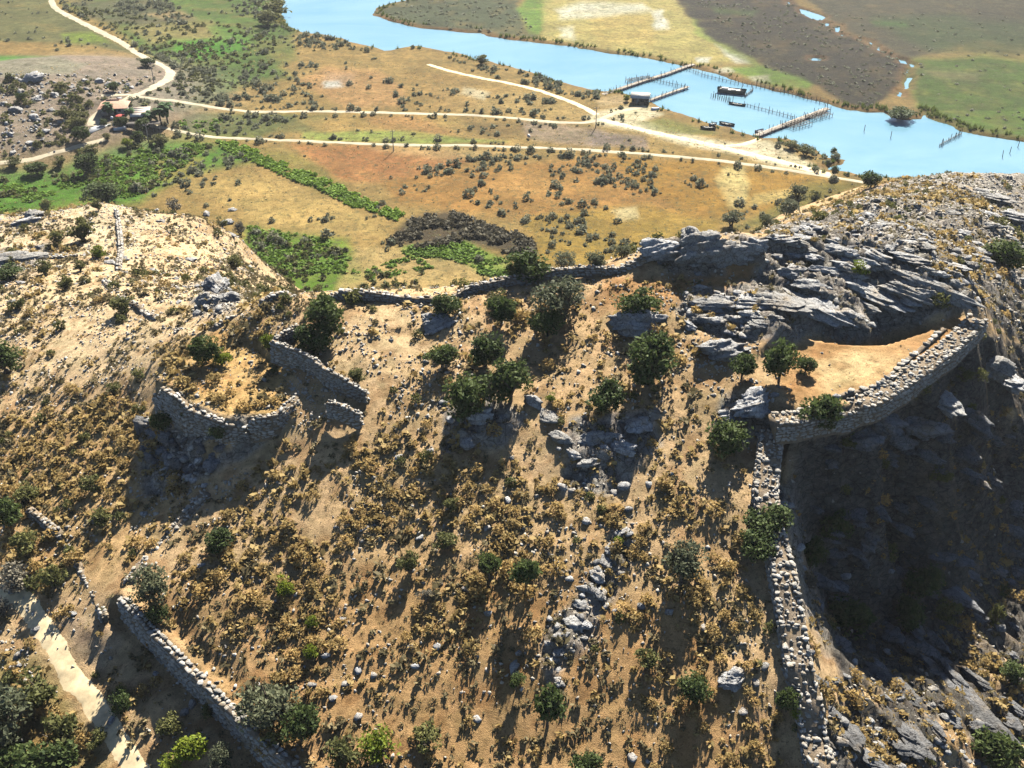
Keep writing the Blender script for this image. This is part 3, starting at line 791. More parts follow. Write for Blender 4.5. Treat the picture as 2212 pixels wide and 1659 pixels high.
def trunk_proto(name, seed, zlo, spread, stems):
    rng = np.random.default_rng(seed); parts = []
    for s in range(stems):
        a = rng.uniform(0, 6.28); b = np.array([math.cos(a), math.sin(a), 0]) * (.035 if stems > 1 else 0)
        fork = b * 2.2 + np.array([rng.normal() * .03, rng.normal() * .03, zlo * .9 + .06])
        parts.append(tube([b + [0, 0, -.06], b * 1.5 + [0, 0, zlo * .4], fork], [.042, .034, .028], 6))
        for k in range(4):
            a2 = a + k * 1.57 + rng.normal() * .4
            e = fork + np.array([math.cos(a2) * spread * rng.uniform(.6, 1), math.sin(a2) * spread * rng.uniform(.6, 1), rng.uniform(.22, .5)])
            m_ = (fork + e) / 2 + rng.normal(size=3) * .03
            parts.append(tube([fork, m_, e], [.024, .016, .007], 5))
    V, F = join(parts)
    return np_mesh(name, V, F, [M['bark']], True)
CROWN = {'oak': [], 'olive': [], 'lime': [], 'maquis': [], 'dry': [], 'grey': [], 'tall': []}
for i in range(7):
    CROWN['oak'].append((crown_proto('crown', M['oak'], 26, 95, .052, .5, .05, 1.0, .2, 200 + i), trunk_proto('trunk', 230 + i, .14, .26, 1 + i % 3)))
for i in range(4):
    CROWN['olive'].append((crown_proto('crown', M['olive'], 24, 85, .042, .5, .12, 1.0, .18, 260 + i, .15), trunk_proto('trunk', 270 + i, .26, .28, 2)))
    CROWN['tall'].append((crown_proto('crown', M['oak'], 16, 95, .06, .5, .42, 1.0, .22, 280 + i), trunk_proto('trunk', 290 + i, .48, .22, 1)))
for i in range(4):
    CROWN['lime'].append((crown_proto('foliage', M['lime'], 14, 70, .06, .5, .04, 1.0, .22, 300 + i), None))
    CROWN['maquis'].append((crown_proto('foliage', M['maquis'], 14, 60, .062, .5, .02, 1.0, .2, 310 + i), None))
    CROWN['grey'].append((crown_proto('foliage', M['greybush'], 12, 60, .05, .5, .02, 1.0, .2, 340 + i, .1), None))
stem_me = [trunk_proto('stem', 320 + i, .06, .3, 3) for i in range(4)]

def plant(cx, cy, w, ratio, kind, label, cat='tree', name=None, group=None, sink=.03):
    PLANTS.append((cx, cy, w, ratio, kind, label, cat, name, group, sink))
PLANTS = []
def build_plants():
    cx = np.array([p[0] for p in PLANTS], float); cy = np.array([p[1] for p in PLANTS], float)
    x, y, z = cast(cx, cy)
    for it in range(3):
        _, _, d = proj(x, y, z)
        wm = np.array([p[2] for p in PLANTS]) * d / FPX * 1.24
        H = wm * np.array([p[3] for p in PLANTS])
        dep = np.arctan2(CAM_H - z, np.hypot(x, y))
        by = cy + .55 * H * np.cos(dep) * FPX / d
        x, y, z = cast(cx, by)
    for i, p in enumerate(PLANTS):
        kind, label, cat, name, group = p[4], p[5], p[6], p[7], p[8]
        c, t = CROWN[kind][(i * 3 + int(p[0])) % len(CROWN[kind])]
        nm = name or {'oak': 'oak_tree', 'olive': 'olive_tree', 'tall': 'oak_tree', 'lime': 'spurge_bush', 'maquis': 'evergreen_bush', 'grey': 'grey_bush'}[kind]
        e = empty(nm, (x[i], y[i], z[i] - p[9]), (0, 0, random.uniform(0, 6.28)))
        tag(e, label, cat, group)
        sc_ = (wm[i] * random.uniform(.95, 1.2), wm[i] * random.uniform(.85, 1.05), H[i])
        link('crown' if t else 'foliage', c, e, scale=sc_)
        link('trunk' if t else 'stem', t or stem_me[i % 4], e, scale=sc_)
T = plant
# --- trees and large bushes of the hill
T(705,674,80,1.0,'oak','dark oak behind the corner of the ruined tower wall')
T(678,728,74,.9,'oak','lower dark oak pressed against the inner face of the tower wall')
T(962,656,58,.8,'oak','small round oak just below the ridge wall, standing alone')
T(1083,664,66,1.0,'oak','upright oak downhill of the ridge wall beside a rock cleft')
T(1137,568,80,.85,'oak','spreading oak rising over the ridge wall against the green plain')
T(1213,640,104,.8,'olive','wide silvery olive with two trunks below the ridge wall')
T(1182,693,62,.9,'oak','dark squat oak at the foot of the silvery olive')
T(1380,652,72,.9,'oak','oak above a shaded boulder near the crag')
T(1402,768,116,.9,'oak','large dense oak in the middle of the slope with two tops')
T(1305,848,78,.85,'oak','round oak leaning over the shaded rock step')
T(1047,752,70,.95,'oak','oak at the top of the cluster on the middle slope')
T(1098,818,94,.95,'oak','broad oak in the cluster on the middle slope, beside a pale block')
T(1008,848,92,1.05,'oak','tall dark oak at the downhill end of the cluster')
T(955,764,62,.75,'oak','low dark oak bush uphill of the cluster')
T(1078,640,40,.8,'maquis','dull green bush behind the upright oak','bush')
T(1286,560,46,.95,'olive','grey olive poking over the ridge wall beside the crag')
T(1216,558,44,.7,'olive','rounded olive standing just beyond the ridge wall')
T(1345,540,34,.7,'olive','small olive on the plain side of the crag wall')
T(1682,772,80,1.1,'oak','tall oak standing at the edge of the walled terrace')
T(1602,786,56,.95,'oak','smaller oak beside the tall one at the terrace edge')
T(1738,786,42,.8,'oak','low oak bush touching the tall terrace oak')
T(1764,886,84,1.05,'oak','oak growing against the masonry corner of the terrace')
T(1830,945,40,.7,'maquis','small olive green bush in the shade under the terrace wall','bush')
T(1563,938,80,.95,'oak','oak on the slope below the terrace corner')
T(1652,1112,86,.75,'oak','wide oak overhanging the long rubble wall')
T(1634,1170,74,.8,'oak','second oak leaning on the long rubble wall, lower down')
T(1750,1190,52,1.5,'oak','narrow tall oak on the gorge side of the long wall')
T(1752,1255,40,.8,'grey','leafless grey bush against the gorge side of the long wall','bush')
T(1475,1208,96,.95,'olive','big round olive standing alone above the gully')
T(1057,1222,46,1.35,'tall','slim tree with a round top and a bare trunk, the smaller of a pair')
T(1137,1242,56,1.45,'tall','slim tree with a round top and a bare trunk, the larger of a pair')
T(1182,1532,76,1.2,'tall','dark tree at the lower end of the white rock line')
T(1502,1482,62,1.1,'oak','ragged oak on the bare slope beside the long wall')
T(1115,1475,36,1.1,'tall','little bare stemmed tree throwing a long thin shadow')
T(332,1268,84,1.1,'olive','pale loose olive at the head of the lower wall')
T(345,1322,48,.9,'oak','dark bush under the pale olive at the lower wall','bush')
T(585,1520,112,.85,'olive','broad silvery olive hanging over the lower wall')
T(652,1562,78,1.05,'oak','dark oak behind the broad silvery olive')
T(745,1615,80,.8,'maquis','dark green bush beside the oak at the lower wall','bush')
T(815,1610,74,.8,'lime','yellow green bush next to the dark bushes above the lower wall','bush')
T(920,1590,66,.7,'maquis','dull green bush on the slope above the lower wall','bush')
T(1265,1645,70,.8,'oak','low oak at the foot of the gully')
T(1397,1420,58,.8,'maquis','green bush in the shade of the round olive','bush')
T(1698,1510,50,1.15,'oak','leafy oak bush growing out of the broken wall')
T(1720,1540,26,1.0,'lime','bright green shoot beside the broken wall','bush')
T(26,1105,64,1.05,'oak','dark oak above the bend of the footpath')
T(60,1165,70,.85,'maquis','olive green bush below the dark oak at the path bend','bush')
T(44,1245,76,.75,'grey','grey green round bush on the edge of the footpath','bush')
T(118,1238,62,.9,'maquis','yellowish bush between the footpath and the rubble bank','bush')
T(10,1310,50,.8,'grey','small grey bush cut by the footpath bend','bush')
T(262,1515,52,.9,'oak','small dark oak in the shade of the lower wall')
T(372,1562,58,.8,'maquis','round bush in the shade of the lower wall','bush')
T(455,1530,38,1.0,'maquis','slender bush touching the masonry of the lower wall','bush')
T(412,1608,72,.75,'lime','yellow green bush catching sun below the lower wall','bush')
T(480,1636,60,.85,'olive','pale young olive below the lower wall')
T(372,1650,50,.8,'lime','bright yellow bush at the end of the footpath','bush')
T(24,1545,130,1.0,'olive','big pale mounded olive under the footpath')
T(85,1480,80,.8,'maquis','dull green bush uphill of the mounded olive','bush')
T(140,1570,92,.85,'maquis','dense bush along the downhill side of the footpath','bush')
T(120,1640,110,.75,'oak','spreading green oak at the foot of the path')
T(40,1640,90,.8,'oak','dark oak below the mounded olive')
T(215,1590,46,.8,'maquis','small bush touching the footpath edge','bush')
T(14,768,64,1.0,'oak','dark oak alone on the stony slope under the hump')
T(2172,540,90,.75,'oak','dark low oak on the bare rock shoulder')
T(2190,1450,56,.85,'oak','oak at the mouth of the gorge')
T(2150,1622,94,.9,'oak','big leafy oak at the bottom of the gorge')
T(2145,1318,36,1.9,'maquis','tall narrow bush on the smooth gorge slab','bush')
T(1985,1245,70,1.0,'oak','dark oak deep in the shaded gorge')
T(1955,1320,66,1.1,'oak','second dark oak deep in the shaded gorge, lower down')
T(2040,1310,56,1.0,'maquis','bush with sunlit tips in the shaded gorge','bush')
T(1800,1130,60,1.2,'oak','black looking oak in the shade beside the long wall')
T(1830,1330,80,.9,'oak','wide dark bush on the shaded gorge floor','bush')
T(2080,805,34,.8,'maquis','bush clinging under the end of the terrace wall','bush')
T(1940,990,46,.7,'grey','grey dry bush on the sunlit gorge crag','bush')
T(2030,1020,44,.7,'maquis','small bush at the tip of the sunlit gorge crag','bush')
T(446,750,62,.95,'oak','dark green bush inside the ruined tower','bush')
T(478,766,40,.9,'lime','light green bush beside the dark one inside the ruined tower','bush')
T(582,732,28,1.5,'lime','light green bush at the outer corner of the tower wall','bush')
T(700,728,26,.9,'lime','little light green bush under the tower oak','bush')
T(773,806,46,.8,'maquis','bush beside the low end of the tower wall','bush')
T(1335,1168,26,1.0,'lime','tiny bright green bush at the top of the white rock line','bush')
T(615,1262,42,1.0,'lime','round yellow green bush on the dry slope, the largest of its row','bush')
T(677,1340,29,1.0,'lime','round yellow green bush on the dry slope, the middle of its row','bush')
T(675,1407,32,1.0,'lime','round yellow green bush on the dry slope, the lowest of its row','bush')
T(1190,855,24,.9,'lime','small yellow bush beside the pale block','bush')
T(1855,574,40,.85,'lime','round green bush in a hollow between the crag slabs','bush')
T(475,1163,56,.8,'oak','dark bush on the slope beside the ruined wall','bush')
T(885,1208,50,1.0,'maquis','dark bush on the open middle slope','bush')
T(965,1165,52,.7,'maquis','flat topped bush on the open middle slope','bush')
T(920,1282,36,.8,'grey','grey bush with a long shadow on the open slope','bush')
T(975,1085,34,.9,'maquis','small olive bush on the open slope below the oak cluster','bush')
T(268,652,54,.8,'maquis','wide olive green bush below the field wall','bush')
T(182,488,58,.85,'maquis','large bush on the bare left hump','bush')
T(128,505,38,.9,'maquis','bush downhill of the large one on the bare hump','bush')
T(102,440,26,1.0,'maquis','round bush on the crest of the bare hump','bush')
T(212,438,24,1.1,'maquis','upright bush on the crest of the bare hump beside the field wall','bush')
T(215,540,30,.9,'lime','yellowish bush near the field wall','bush')
T(98,572,40,.75,'maquis','bush at the end of the dark ledge on the left slope','bush')
T(175,570,26,.9,'maquis','small bush above the left terraces','bush')
T(145,605,34,.9,'maquis','bush on the left terrace below the ledge','bush')
T(36,650,34,.9,'maquis','low bush at the edge of the left terraces','bush')
T(20,585,50,.5,'oak','flat dark bush lying along the dark ledge','bush')
T(245,835,30,.8,'maquis','bush below the outer side of the tower','bush')
T(350,905,36,1.1,'oak','dark bush under the tower wall','bush')
T(480,925,40,.9,'oak','dark bush hanging on the front of the tower','bush')
T(405,880,34,.9,'maquis','olive bush on the rim of the tower','bush')
T(225,1110,46,.7,'maquis','bush uphill of the ruined wall end','bush')
T(60,1060,60,.7,'maquis','wide yellowish bush on the left slope','bush')
T(200,1040,44,.8,'maquis','bush on the left slope below the tower','bush')
# trees along the right foot of the hill
T(1580,468,44,.8,'olive','pale round olive where the hill meets the plain')
T(1655,475,34,.8,'olive','small olive beside the pale round one')
T(1700,447,48,.75,'olive','olive halfway up the right foot of the hill')
T(1722,418,40,1.0,'olive','olive standing above the field track')
T(1880,384,42,.8,'oak','dark tree at the end of the white road')
T(1801,366,15,1.5,'oak','tiny tree on the shore by the end of the white road')
T(1760,420,28,.8,'maquis','bush between the olives and the white road','bush')
T(480,478,22,1.0,'maquis','dark bush at the right edge of the bare hump','bush')
T(520,488,32,.9,'grey','grey bush below the right edge of the bare hump','bush')
T(505,560,34,1.0,'maquis','bush on the right flank of the bare hump','bush')
T(380,440,34,.9,'grey','grey thorn bush among rocks on the hump crest','bush')
build_plants()

# --- many small plants: every one placed in the world; the largest as things, the rest as one mass
def merge_instances(protos, x, y, z, s, rot, sz=None, which=None, pitch=None):
    V = []; F = {}
    o = 0
    which = np.asarray(which)
    for k, (pv, pf) in enumerate(protos):
        m_ = np.where(which == k)[0]
        if not len(m_): continue
        c, sn = np.cos(rot[m_]), np.sin(rot[m_])
        vx = pv[None, :, 0] * s[m_, None]; vy = pv[None, :, 1] * s[m_, None]; vz = pv[None, :, 2] * (s if sz is None else sz)[m_, None]
        W_ = np.stack([vx * c[:, None] - vy * sn[:, None] + x[m_, None], vx * sn[:, None] + vy * c[:, None] + y[m_, None], vz + z[m_, None]], -1)
        V.append(W_.reshape(-1, 3))
        for f in (pf if isinstance(pf, list) else [pf]):
            ff = f[None] + (np.arange(len(m_)) * len(pv))[:, None, None] + o
            F.setdefault(f.shape[1], []).append(ff.reshape(-1, f.shape[1]))
        o += len(m_) * len(pv)
    return np.concatenate(V), [np.concatenate(F[k]) for k in sorted(F)]
def bush_proto(seed, n, leaf, flat=1.0, up=.4, upright=False, fill=.3):
    rng = np.random.default_rng(seed)
    d = rng.normal(size=(n, 3)); d[:, 2] = np.abs(d[:, 2]); d /= np.linalg.norm(d, axis=1)[:, None]
    lump = 1 + .25 * np.sin(d[:, :1] * 7 + seed) * np.cos(d[:, 1:2] * 6 + seed * 2)
    r = rng.uniform(fill, 1.0, (n, 1)) ** .5 * lump
    p = d * r * np.array([.5, .5, .85 * flat]); p[:, 2] += .03
    if upright:
        base = p * np.array([.35, .35, 0]); tip = p * np.array([1.1, 1.1, 1.1])
        side = np.cross(tip - base, rng.normal(size=(n, 3))); side /= np.linalg.norm(side, axis=1)[:, None] + 1e-9
        side *= leaf * .5
        V = np.stack([base - side, base + side, tip], 1).reshape(-1, 3)
        return V, np.arange(3 * n).reshape(n, 3)
    return leaf_quads(p, n, leaf, up, rng)
def scatter(n, xr, yr, dens, zf=gz):
    x = RNG.uniform(*xr, n); y = RNG.uniform(*yr, n); z = zf(x, y)
    u, v, d = proj(x, y, z)
    keep = (u > -60) & (u < 2270) & (v > -40) & (v < 1720)
    x, y, z, u, v, d = [q[keep] for q in (x, y, z, u, v, d)]
    k = RNG.random(len(x)) < dens(x, y, z, u, v)
    return [q[k] for q in (x, y, z, u, v, d)]
def things_and_mass(name, label, cat, group, big, small, m, x, y, z, s, sz, nthings, mass_name, mass_label, part='foliage', places=()):
    """nthings largest in view become objects of their own, the rest one mass"""
    rot = RNG.uniform(0, 6.28, len(x))
    vis = seen(x, y, z)
    uu, vv, d = proj(x, y, z)
    score = np.where(vis, s / d, 0)
    order = np.argsort(-score)[:nthings]
    order = order[score[order] > 0]
    mes = [np_mesh(part, v, f, [m]) for v, f in big]
    for q, i in enumerate(order):
        o = link(name, mes[q % len(mes)], None, (x[i], y[i], z[i]), (0, 0, rot[i]), (s[i], s[i], sz[i]))
        lb, pl = place_label(label, uu[i], vv[i], places)
        tag(o, lb, cat, group + ((', ' + pl) if pl else ''))
    rest = np.ones(len(x), bool); rest[order] = False
    r = np.where(rest)[0]
    if len(r):
        V, F = merge_instances(small, x[r], y[r], z[r], s[r], rot[r], sz[r], RNG.integers(0, len(small), len(r)))
        tag(link(mass_name, np_mesh(mass_name, V, F, [m])), mass_label, kind='stuff')

HILL_PLACES = [([(330,820),(420,740),(560,660),(690,640),(700,770),(640,860),(590,910),(480,915)], 'inside the ruined tower'), ([(0,400),(560,400),(560,640),(330,800),(0,860)], 'on the left hump around the field walls'),
    ([(0,820),(330,830),(450,1050),(260,1290),(0,1250)], 'between the ruined tower and the footpath bend'), ([(0,1240),(262,1290),(645,1659),(700,1760),(0,1760)], 'in the hollow below the long masonry wall'),
    ([(1640,480),(1900,400),(2300,360),(2300,760),(2110,690),(1900,740),(1640,720),(1400,700),(1400,520)], 'among the slabs of the crag and its shoulder'), ([(1600,730),(2120,680),(1960,830),(1670,915)], 'on the walled soil terrace'),
    ([(1670,910),(2120,690),(2300,760),(2300,1760),(1790,1760),(1700,1300)], 'in the gorge beyond the long rubble wall'), ([(640,640),(1400,560),(1640,740),(1660,900),(1500,900),(1000,940),(700,960),(640,850)], 'between the ridge wall and the oak cluster'),
    ([(250,1290),(450,1050),(700,950),(1000,940),(1130,1100),(1000,1800),(640,1700)], 'on the open slope above the long masonry wall'), ([(1000,930),(1700,900),(1660,1100),(1800,1760),(1000,1760)], 'between the white rock line and the long rubble wall')]
PLAIN_PLACES = [([(-50,-50),(640,-50),(700,238),(230,245),(380,150)], 'in the corner between the dirt road and the river'), ([(640,40),(1400,200),(1290,262),(700,238)], 'between the hut road and the river track'), ([(220,240),(1300,262),(1700,365),(300,290)], 'between the hut road and the white road'),
    ([(1250,240),(1440,215),(1900,370),(1870,395),(1300,320)], 'on the sandy landing behind the jetties'), ([(1100,-50),(2300,-50),(2300,330),(1300,130),(800,40)], 'across the river'), ([(0,290),(640,300),(860,470),(560,660),(0,470)], 'between the white road and the bare hump'),
    ([(640,305),(1330,330),(1200,480),(860,470)], 'on the orange flat just below the white road'), ([(1300,325),(1900,390),(1600,560),(1200,480)], 'on the golden field beside the crag'), ([(500,450),(1600,470),(1500,680),(500,680)], 'on the plain right behind the ridge wall')]
def place_label(base, u, v, places):
    for poly, txt in places:
        if inpoly(np.array([u]), np.array([v]), poly)[0]: return base + ' ' + txt, txt
    return base, ''
def zone_d(u, v, zones):
    r = np.zeros(np.shape(u))
    for poly, k in zones:
        r = np.maximum(r, k * inpoly(u, v, poly))
    return r
# plain shrubs
SHR = [([(860,400),(1000,345),(1330,340),(1500,400),(1530,520),(1250,545),(1100,480),(900,470)], .11),
       ([(1000,340),(1330,335),(1540,400),(1440,470),(1250,440),(1040,400)], .17),
       ([(1330,335),(1560,355),(1860,400),(1740,450),(1600,480),(1450,470)], .035),
       ([(560,310),(760,330),(1000,410),(900,450),(700,420),(600,380)], .045), ([(770,395),(1000,345),(1060,350),(1000,390),(800,440)], .22),
       ([(280,330),(560,340),(720,420),(560,480),(400,440),(280,420)], .10), ([(560,430),(860,470),(900,560),(560,520)], .06),
       ([(1150,480),(1500,500),(1400,580),(1150,580)], .05), ([(540,500),(820,560),(830,640),(540,640)], .10),
       ([(130,20),(360,150),(250,240),(560,200),(860,180),(640,80),(600,0),(200,-20)], .10), ([(380,150),(640,170),(700,240),(330,240)], .15),
       ([(860,180),(1230,220),(1200,260),(860,240)], .07), ([(940,110),(1310,200),(1290,225),(1000,150)], .22), ([(620,70),(860,110),(900,160),(640,150)], .13),
       ([(400,250),(700,250),(690,292),(400,290)], .15), ([(1000,262),(1180,268),(1180,305),(1030,300)], .16), ([(700,255),(1000,262),(1000,300),(700,296)], .03),
       ([(160,0),(400,0),(430,45),(200,50)], .16), ([(0,0),(110,10),(300,120),(0,90)], .03),
       ([(1400,250),(1600,290),(1560,300),(1420,275)], .12), ([(1660,300),(1830,345),(1780,360),(1680,325)], .12),
       ([(1310,110),(1480,140),(1470,150),(1290,115)], .25), ([(1280,80),(1400,100),(1380,112),(1280,100)], .12),
       ([(300,130),(345,140),(320,155),(300,140)], .3), ([(1640,440),(1800,400),(1870,400),(1760,470),(1640,500),(1500,540),(1300,570),(1300,540)], .12)]
def road_clear(x, y, w=3.0):
    d = np.full(np.shape(x), 1e9)
    for l in ROADLINES: d = np.minimum(d, dist_poly(x, y, l))
    return d > w
ROADLINES = [cast_path([(108,-14),(122,19),(200,60),(310,122),(345,139),(366,152),(364,168),(330,190),(238,230),(200,272)]),
             PW([(228,252),(340,247),(420,243),(560,242),(850,243),(1000,248),(1100,256),(1220,265),(1280,262),(1392,229)]),
             PW([(300,291),(460,297),(570,300),(760,308),(1000,313),(1100,317),(1250,322),(1400,333),(1560,348),(1700,368),(1866,394)]),
             PW([(925,139),(960,150),(1020,165),(1100,180),(1160,195),(1220,215),(1260,232),(1290,248)]), cast_path([(0,352),(60,346),(110,332),(170,316),(232,300)])]
def dens_shrub(x, y, z, u, v):
    n = fbm(x * .045, y * .045, 401, 3)
    n2 = fbm(x * .13, y * .13, 403, 3)
    k = zone_d(u + (n - .5) * 40, v + (n - .5) * 20, SHR) * sstep(.4, .6, n) * sstep(.34, .6, n2) * 4.2 + .005 * (v > np.interp(u, [0, 800, 1300, 1600, 2000, 2212], [-50, 60, 150, 230, 300, 330]))
    ws = np.minimum(sdf(x, y, river), 1e9)
    return np.where((ws > 1.2) & (hillz(x, y) < .3) & road_clear(x, y), k, 0)
x, y, z, u, v, d = scatter(70000, (-300, 260), (195, 560), dens_shrub, plainz)
# hedges following the white road on both sides
ex, ey = [], []
for l, off in ((ROADLINES[2], 3.2), (ROADLINES[2], -3.2), (ROADLINES[1], -3.4), (ROADLINES[1], 3.4), (ROADLINES[0], 4.2)):
    P = smooth_path(l, 10); L = np.concatenate([[0], np.cumsum(np.hypot(*np.diff(P, axis=0).T))])
    s_ = RNG.uniform(0, L[-1], int(L[-1] * .28)); X = np.interp(s_, L, P[:, 0]); Y = np.interp(s_, L, P[:, 1])
    tx = np.interp(s_, L, np.gradient(P[:, 0])); ty = np.interp(s_, L, np.gradient(P[:, 1])); l_ = np.hypot(tx, ty) + 1e-9
    o_ = off + RNG.normal(0, .7, len(s_)) * 1.0
    ex.append(X - ty / l_ * o_); ey.append(Y + tx / l_ * o_)
ex = np.concatenate(ex); ey = np.concatenate(ey)
ok = hillz(ex, ey) < .3
x = np.concatenate([x, ex[ok]]); y = np.concatenate([y, ey[ok]]); z = plainz(x, y)
s = np.exp(RNG.normal(.22, .45, len(x))); s = np.clip(s, .45, 3.4)
things_and_mass('saltbush', 'grey green rounded saltbush', 'bush', 'saltbushes on the river plain',
    [bush_proto(410 + i, 110, .17) for i in range(5)], [bush_proto(420 + i, 22, .36) for i in range(5)], M['shrub'],
    x, y, z - .05, s, s * RNG.uniform(.6, .95, len(x)), 290, 'saltbush_scrub', 'dense grey green scrub covering parts of the river plain', places=PLAIN_PLACES)
print('plain shrubs', len(x))
# heath and green crops
def mass(name, label, m, protos, n, xr, yr, zones, smin, smax, hr, warp=30, ns=.05, lo=.3, hi=.5, zf=plainz, extra=None):
    def dn(x, y, z, u, v):
        q = fbm(x * ns, y * ns, 431, 3)
        k = zone_d(u + (q - .5) * warp, v + (q - .5) * warp * .5, zones) * sstep(lo, hi, fbm(x * ns * 3, y * ns * 3, 437, 3))
        if zf is plainz: k = np.where((sdf(x, y, river) > .8) & (hillz(x, y) < .3) & road_clear(x, y, 2.6), k, 0)
        return k if extra is None else k * extra(x, y, z, u, v)
    x, y, z, u, v, d = scatter(n, xr, yr, dn, zf)
    s = RNG.uniform(smin, smax, len(x))
    V, F = merge_instances(protos, x, y, z - .04, s, RNG.uniform(0, 6.28, len(x)), s * hr, RNG.integers(0, len(protos), len(x)))
    tag(link(name, np_mesh(name, V, F, [m])), label, kind='stuff')
    print(name, len(x))
tuftp = [bush_proto(460 + i, 7, .3, .9, .4, True) for i in range(4)]
lowb = [bush_proto(440 + i, 16, .42) for i in range(4)]
mass('heath', 'dark brown heath covering a patch at the foot of the hill', M['heath'], lowb, 40000, (-60, 40), (225, 320), [([(830,520),(880,478),(970,458),(1060,490),(1150,520),(1155,555),(1000,525),(880,540)], 1)], .7, 2.2, .6, 60, .09, .40, .60)
mass('crop_row', 'bright green leafy strips and patches on the plain', M['crop'], lowb, 170000, (-250, 40), (195, 420),
     [([(470,304),(500,308),(620,360),(710,395),(790,436),(870,466),(855,474),(770,448),(690,408),(600,372),(480,318)], 1),
      ([(540,490),(740,525),(780,590),(560,600)], .5), ([(860,535),(1000,522),(1095,565),(1095,600),(1040,595),(980,560),(880,555)], .8), ([(760,580),(900,555),(940,580),(800,610)], .5),
      ([(0,400),(150,385),(300,310),(460,312),(380,370),(280,430),(190,400),(0,460)], .7), ([(380,85),(540,88),(420,132)], .3), ([(380,255),(480,255),(470,285),(390,285)], .25)], .7, 1.5, .5, 18, .06, .32, .52)
mass('crop_band', 'continuous bright green leafy band crossing the plain', M['crop'], lowb, 60000, (-150, 0), (230, 330),
     [([(460,302),(500,304),(620,354),(710,390),(790,430),(880,464),(860,478),(770,452),(690,412),(600,376),(480,322)], .7)], .5, 1.7, .6, 34, .12, .36, .56)
mass('field_scrub', 'olive green scrub on the left of the plain', M['maquis'], lowb, 90000, (-330, -20), (195, 560),
     [([(0,360),(180,360),(300,300),(480,310),(430,370),(280,430),(200,400),(0,440)], .25), ([(140,20),(330,130),(385,150),(240,240),(330,240),(560,180),(620,80),(400,30)], .18),
      ([(540,500),(760,540),(780,640),(540,650)], .3), ([(700,590),(1100,590),(1100,620),(720,650)], .25), ([(0,180),(330,170),(220,250),(210,330),(0,360)], .12)], .8, 2.0, .7, 30, .05, .36, .6)
reedb = [bush_proto(450 + i, 18, .16, 1.0, .4, True) for i in range(4)]
def nearshore(x, y, z, u, v):
    sd = sdf(x, y, river)
    far_side = v < np.interp(u, [0, 800, 1300, 1600, 2000, 2212], [0, 60, 150, 230, 300, 330])
    return np.where((sd > .2) & (sd < 4.5), .55, 0.0) * np.where((u > 1960) & far_side, 1.8, 1) * sstep(.3, .6, fbm(x * .08, y * .08, 455, 3))
mass('reed_bed', 'green reeds lining both banks of the river', M['reed'], reedb, 90000, (-160, 300), (255, 600), [([(500,-40),(2300,-40),(2300,420),(500,420)], 1)], 1.2, 2.2, 1.1, 0, .05, 0, .01, plainz, nearshore)
mass('marsh_scrub', 'low dark green marsh plants across the river', M['shrub'], lowb, 26000, (-60, 330), (330, 620),
     [([(800,25),(900,-20),(1160,-20),(1110,10),(1170,82),(940,62)], .35), ([(1480,0),(1700,0),(1960,130),(1960,160),(1880,235),(1640,140)], .3), ([(1760,30),(2260,30),(2260,300),(2080,284),(1960,150)], .06)], .7, 1.8, .4, 30)

mass('plain_grass', 'dry grass and small weeds over the river plain', M['straw'], tuftp, 120000, (-300, 200), (195, 480), [([(0,150),(640,100),(1300,220),(1900,390),(1500,600),(500,660),(0,480)], .16)], .4, 1.0, .8, 30, .05, .3, .6)
mass('plain_weed', 'small olive weeds over the river plain', M['shrub'], tuftp, 120000, (-300, 200), (195, 480), [([(0,150),(640,100),(1300,220),(1900,390),(1500,600),(500,660),(0,480)], .16)], .3, .9, .8, 30, .07, .36, .62)
# --- hill: dry thorn bushes
def hmask(u, v): return inpoly(u, v, PLAT) | (dist_poly(u, v, [(-40,1240),(0,1270),(50,1300),(90,1350),(115,1390),(140,1440),(180,1490),(215,1540),(255,1600),(290,1657)]) < 34) | (sdf(u, v, [(0,1250),(50,1295),(90,1345),(140,1435),(215,1535),(300,1659),(250,1659),(180,1545),(100,1440),(50,1340),(0,1300)]) < 8)
DRYZ = [([(560,1000),(900,960),(1200,1060),(1600,1060),(1700,1700),(640,1700),(350,1330),(420,1120)], .62), ([(0,820),(330,880),(420,1080),(250,1290),(0,1230)], .5),
        ([(340,760),(560,660),(640,800),(620,890),(480,890),(380,850)], .75), ([(540,650),(700,640),(680,760),(560,730)], .5), ([(660,650),(1640,600),(1640,1100),(560,1100)], .17), ([(0,430),(560,430),(560,800),(0,860)], .10),
        ([(1760,1480),(2250,1420),(2250,1700),(1780,1700)], .5), ([(1700,900),(2250,900),(2250,1500),(1760,1450)], .12), ([(1640,520),(1900,400),(2250,370),(2250,760),(2110,650),(1900,540)], .26), ([(0,1240),(330,1300),(330,1700),(0,1700)], .35)]
def dens_dry(x, y, z, u, v):
    n = fbm(x * .16, y * .16, 501, 3)
    nb = fbm(x * .07, y * .07, 505, 3)
    return np.where((z > 2) & ~hmask(u, v), zone_d(u + (n - .5) * 80, v + (n - .5) * 60, DRYZ) * sstep(.3, .62, n) * (.35 + 2.0 * sstep(.38, .62, nb)) * 1.1, 0)
x, y, z, u, v, d = scatter(120000, (-115, 120), (45, 290), dens_dry, hillz)
s = np.clip(np.exp(RNG.normal(-.48, .45, len(x))), .25, 1.9)
things_and_mass('thorn_bush', 'ochre dry thorn bush', 'bush', 'dry thorn bushes on the hillside',
    [bush_proto(510 + i, 150, .13) for i in range(6)], [bush_proto(520 + i, 15, .36) for i in range(6)], M['dry'],
    x, y, z - .05, s, s * RNG.uniform(.6, .95, len(x)), 290, 'thorn_scrub', 'ochre dry thorn scrub spread over the hillside', places=HILL_PLACES)
print('dry', len(x))
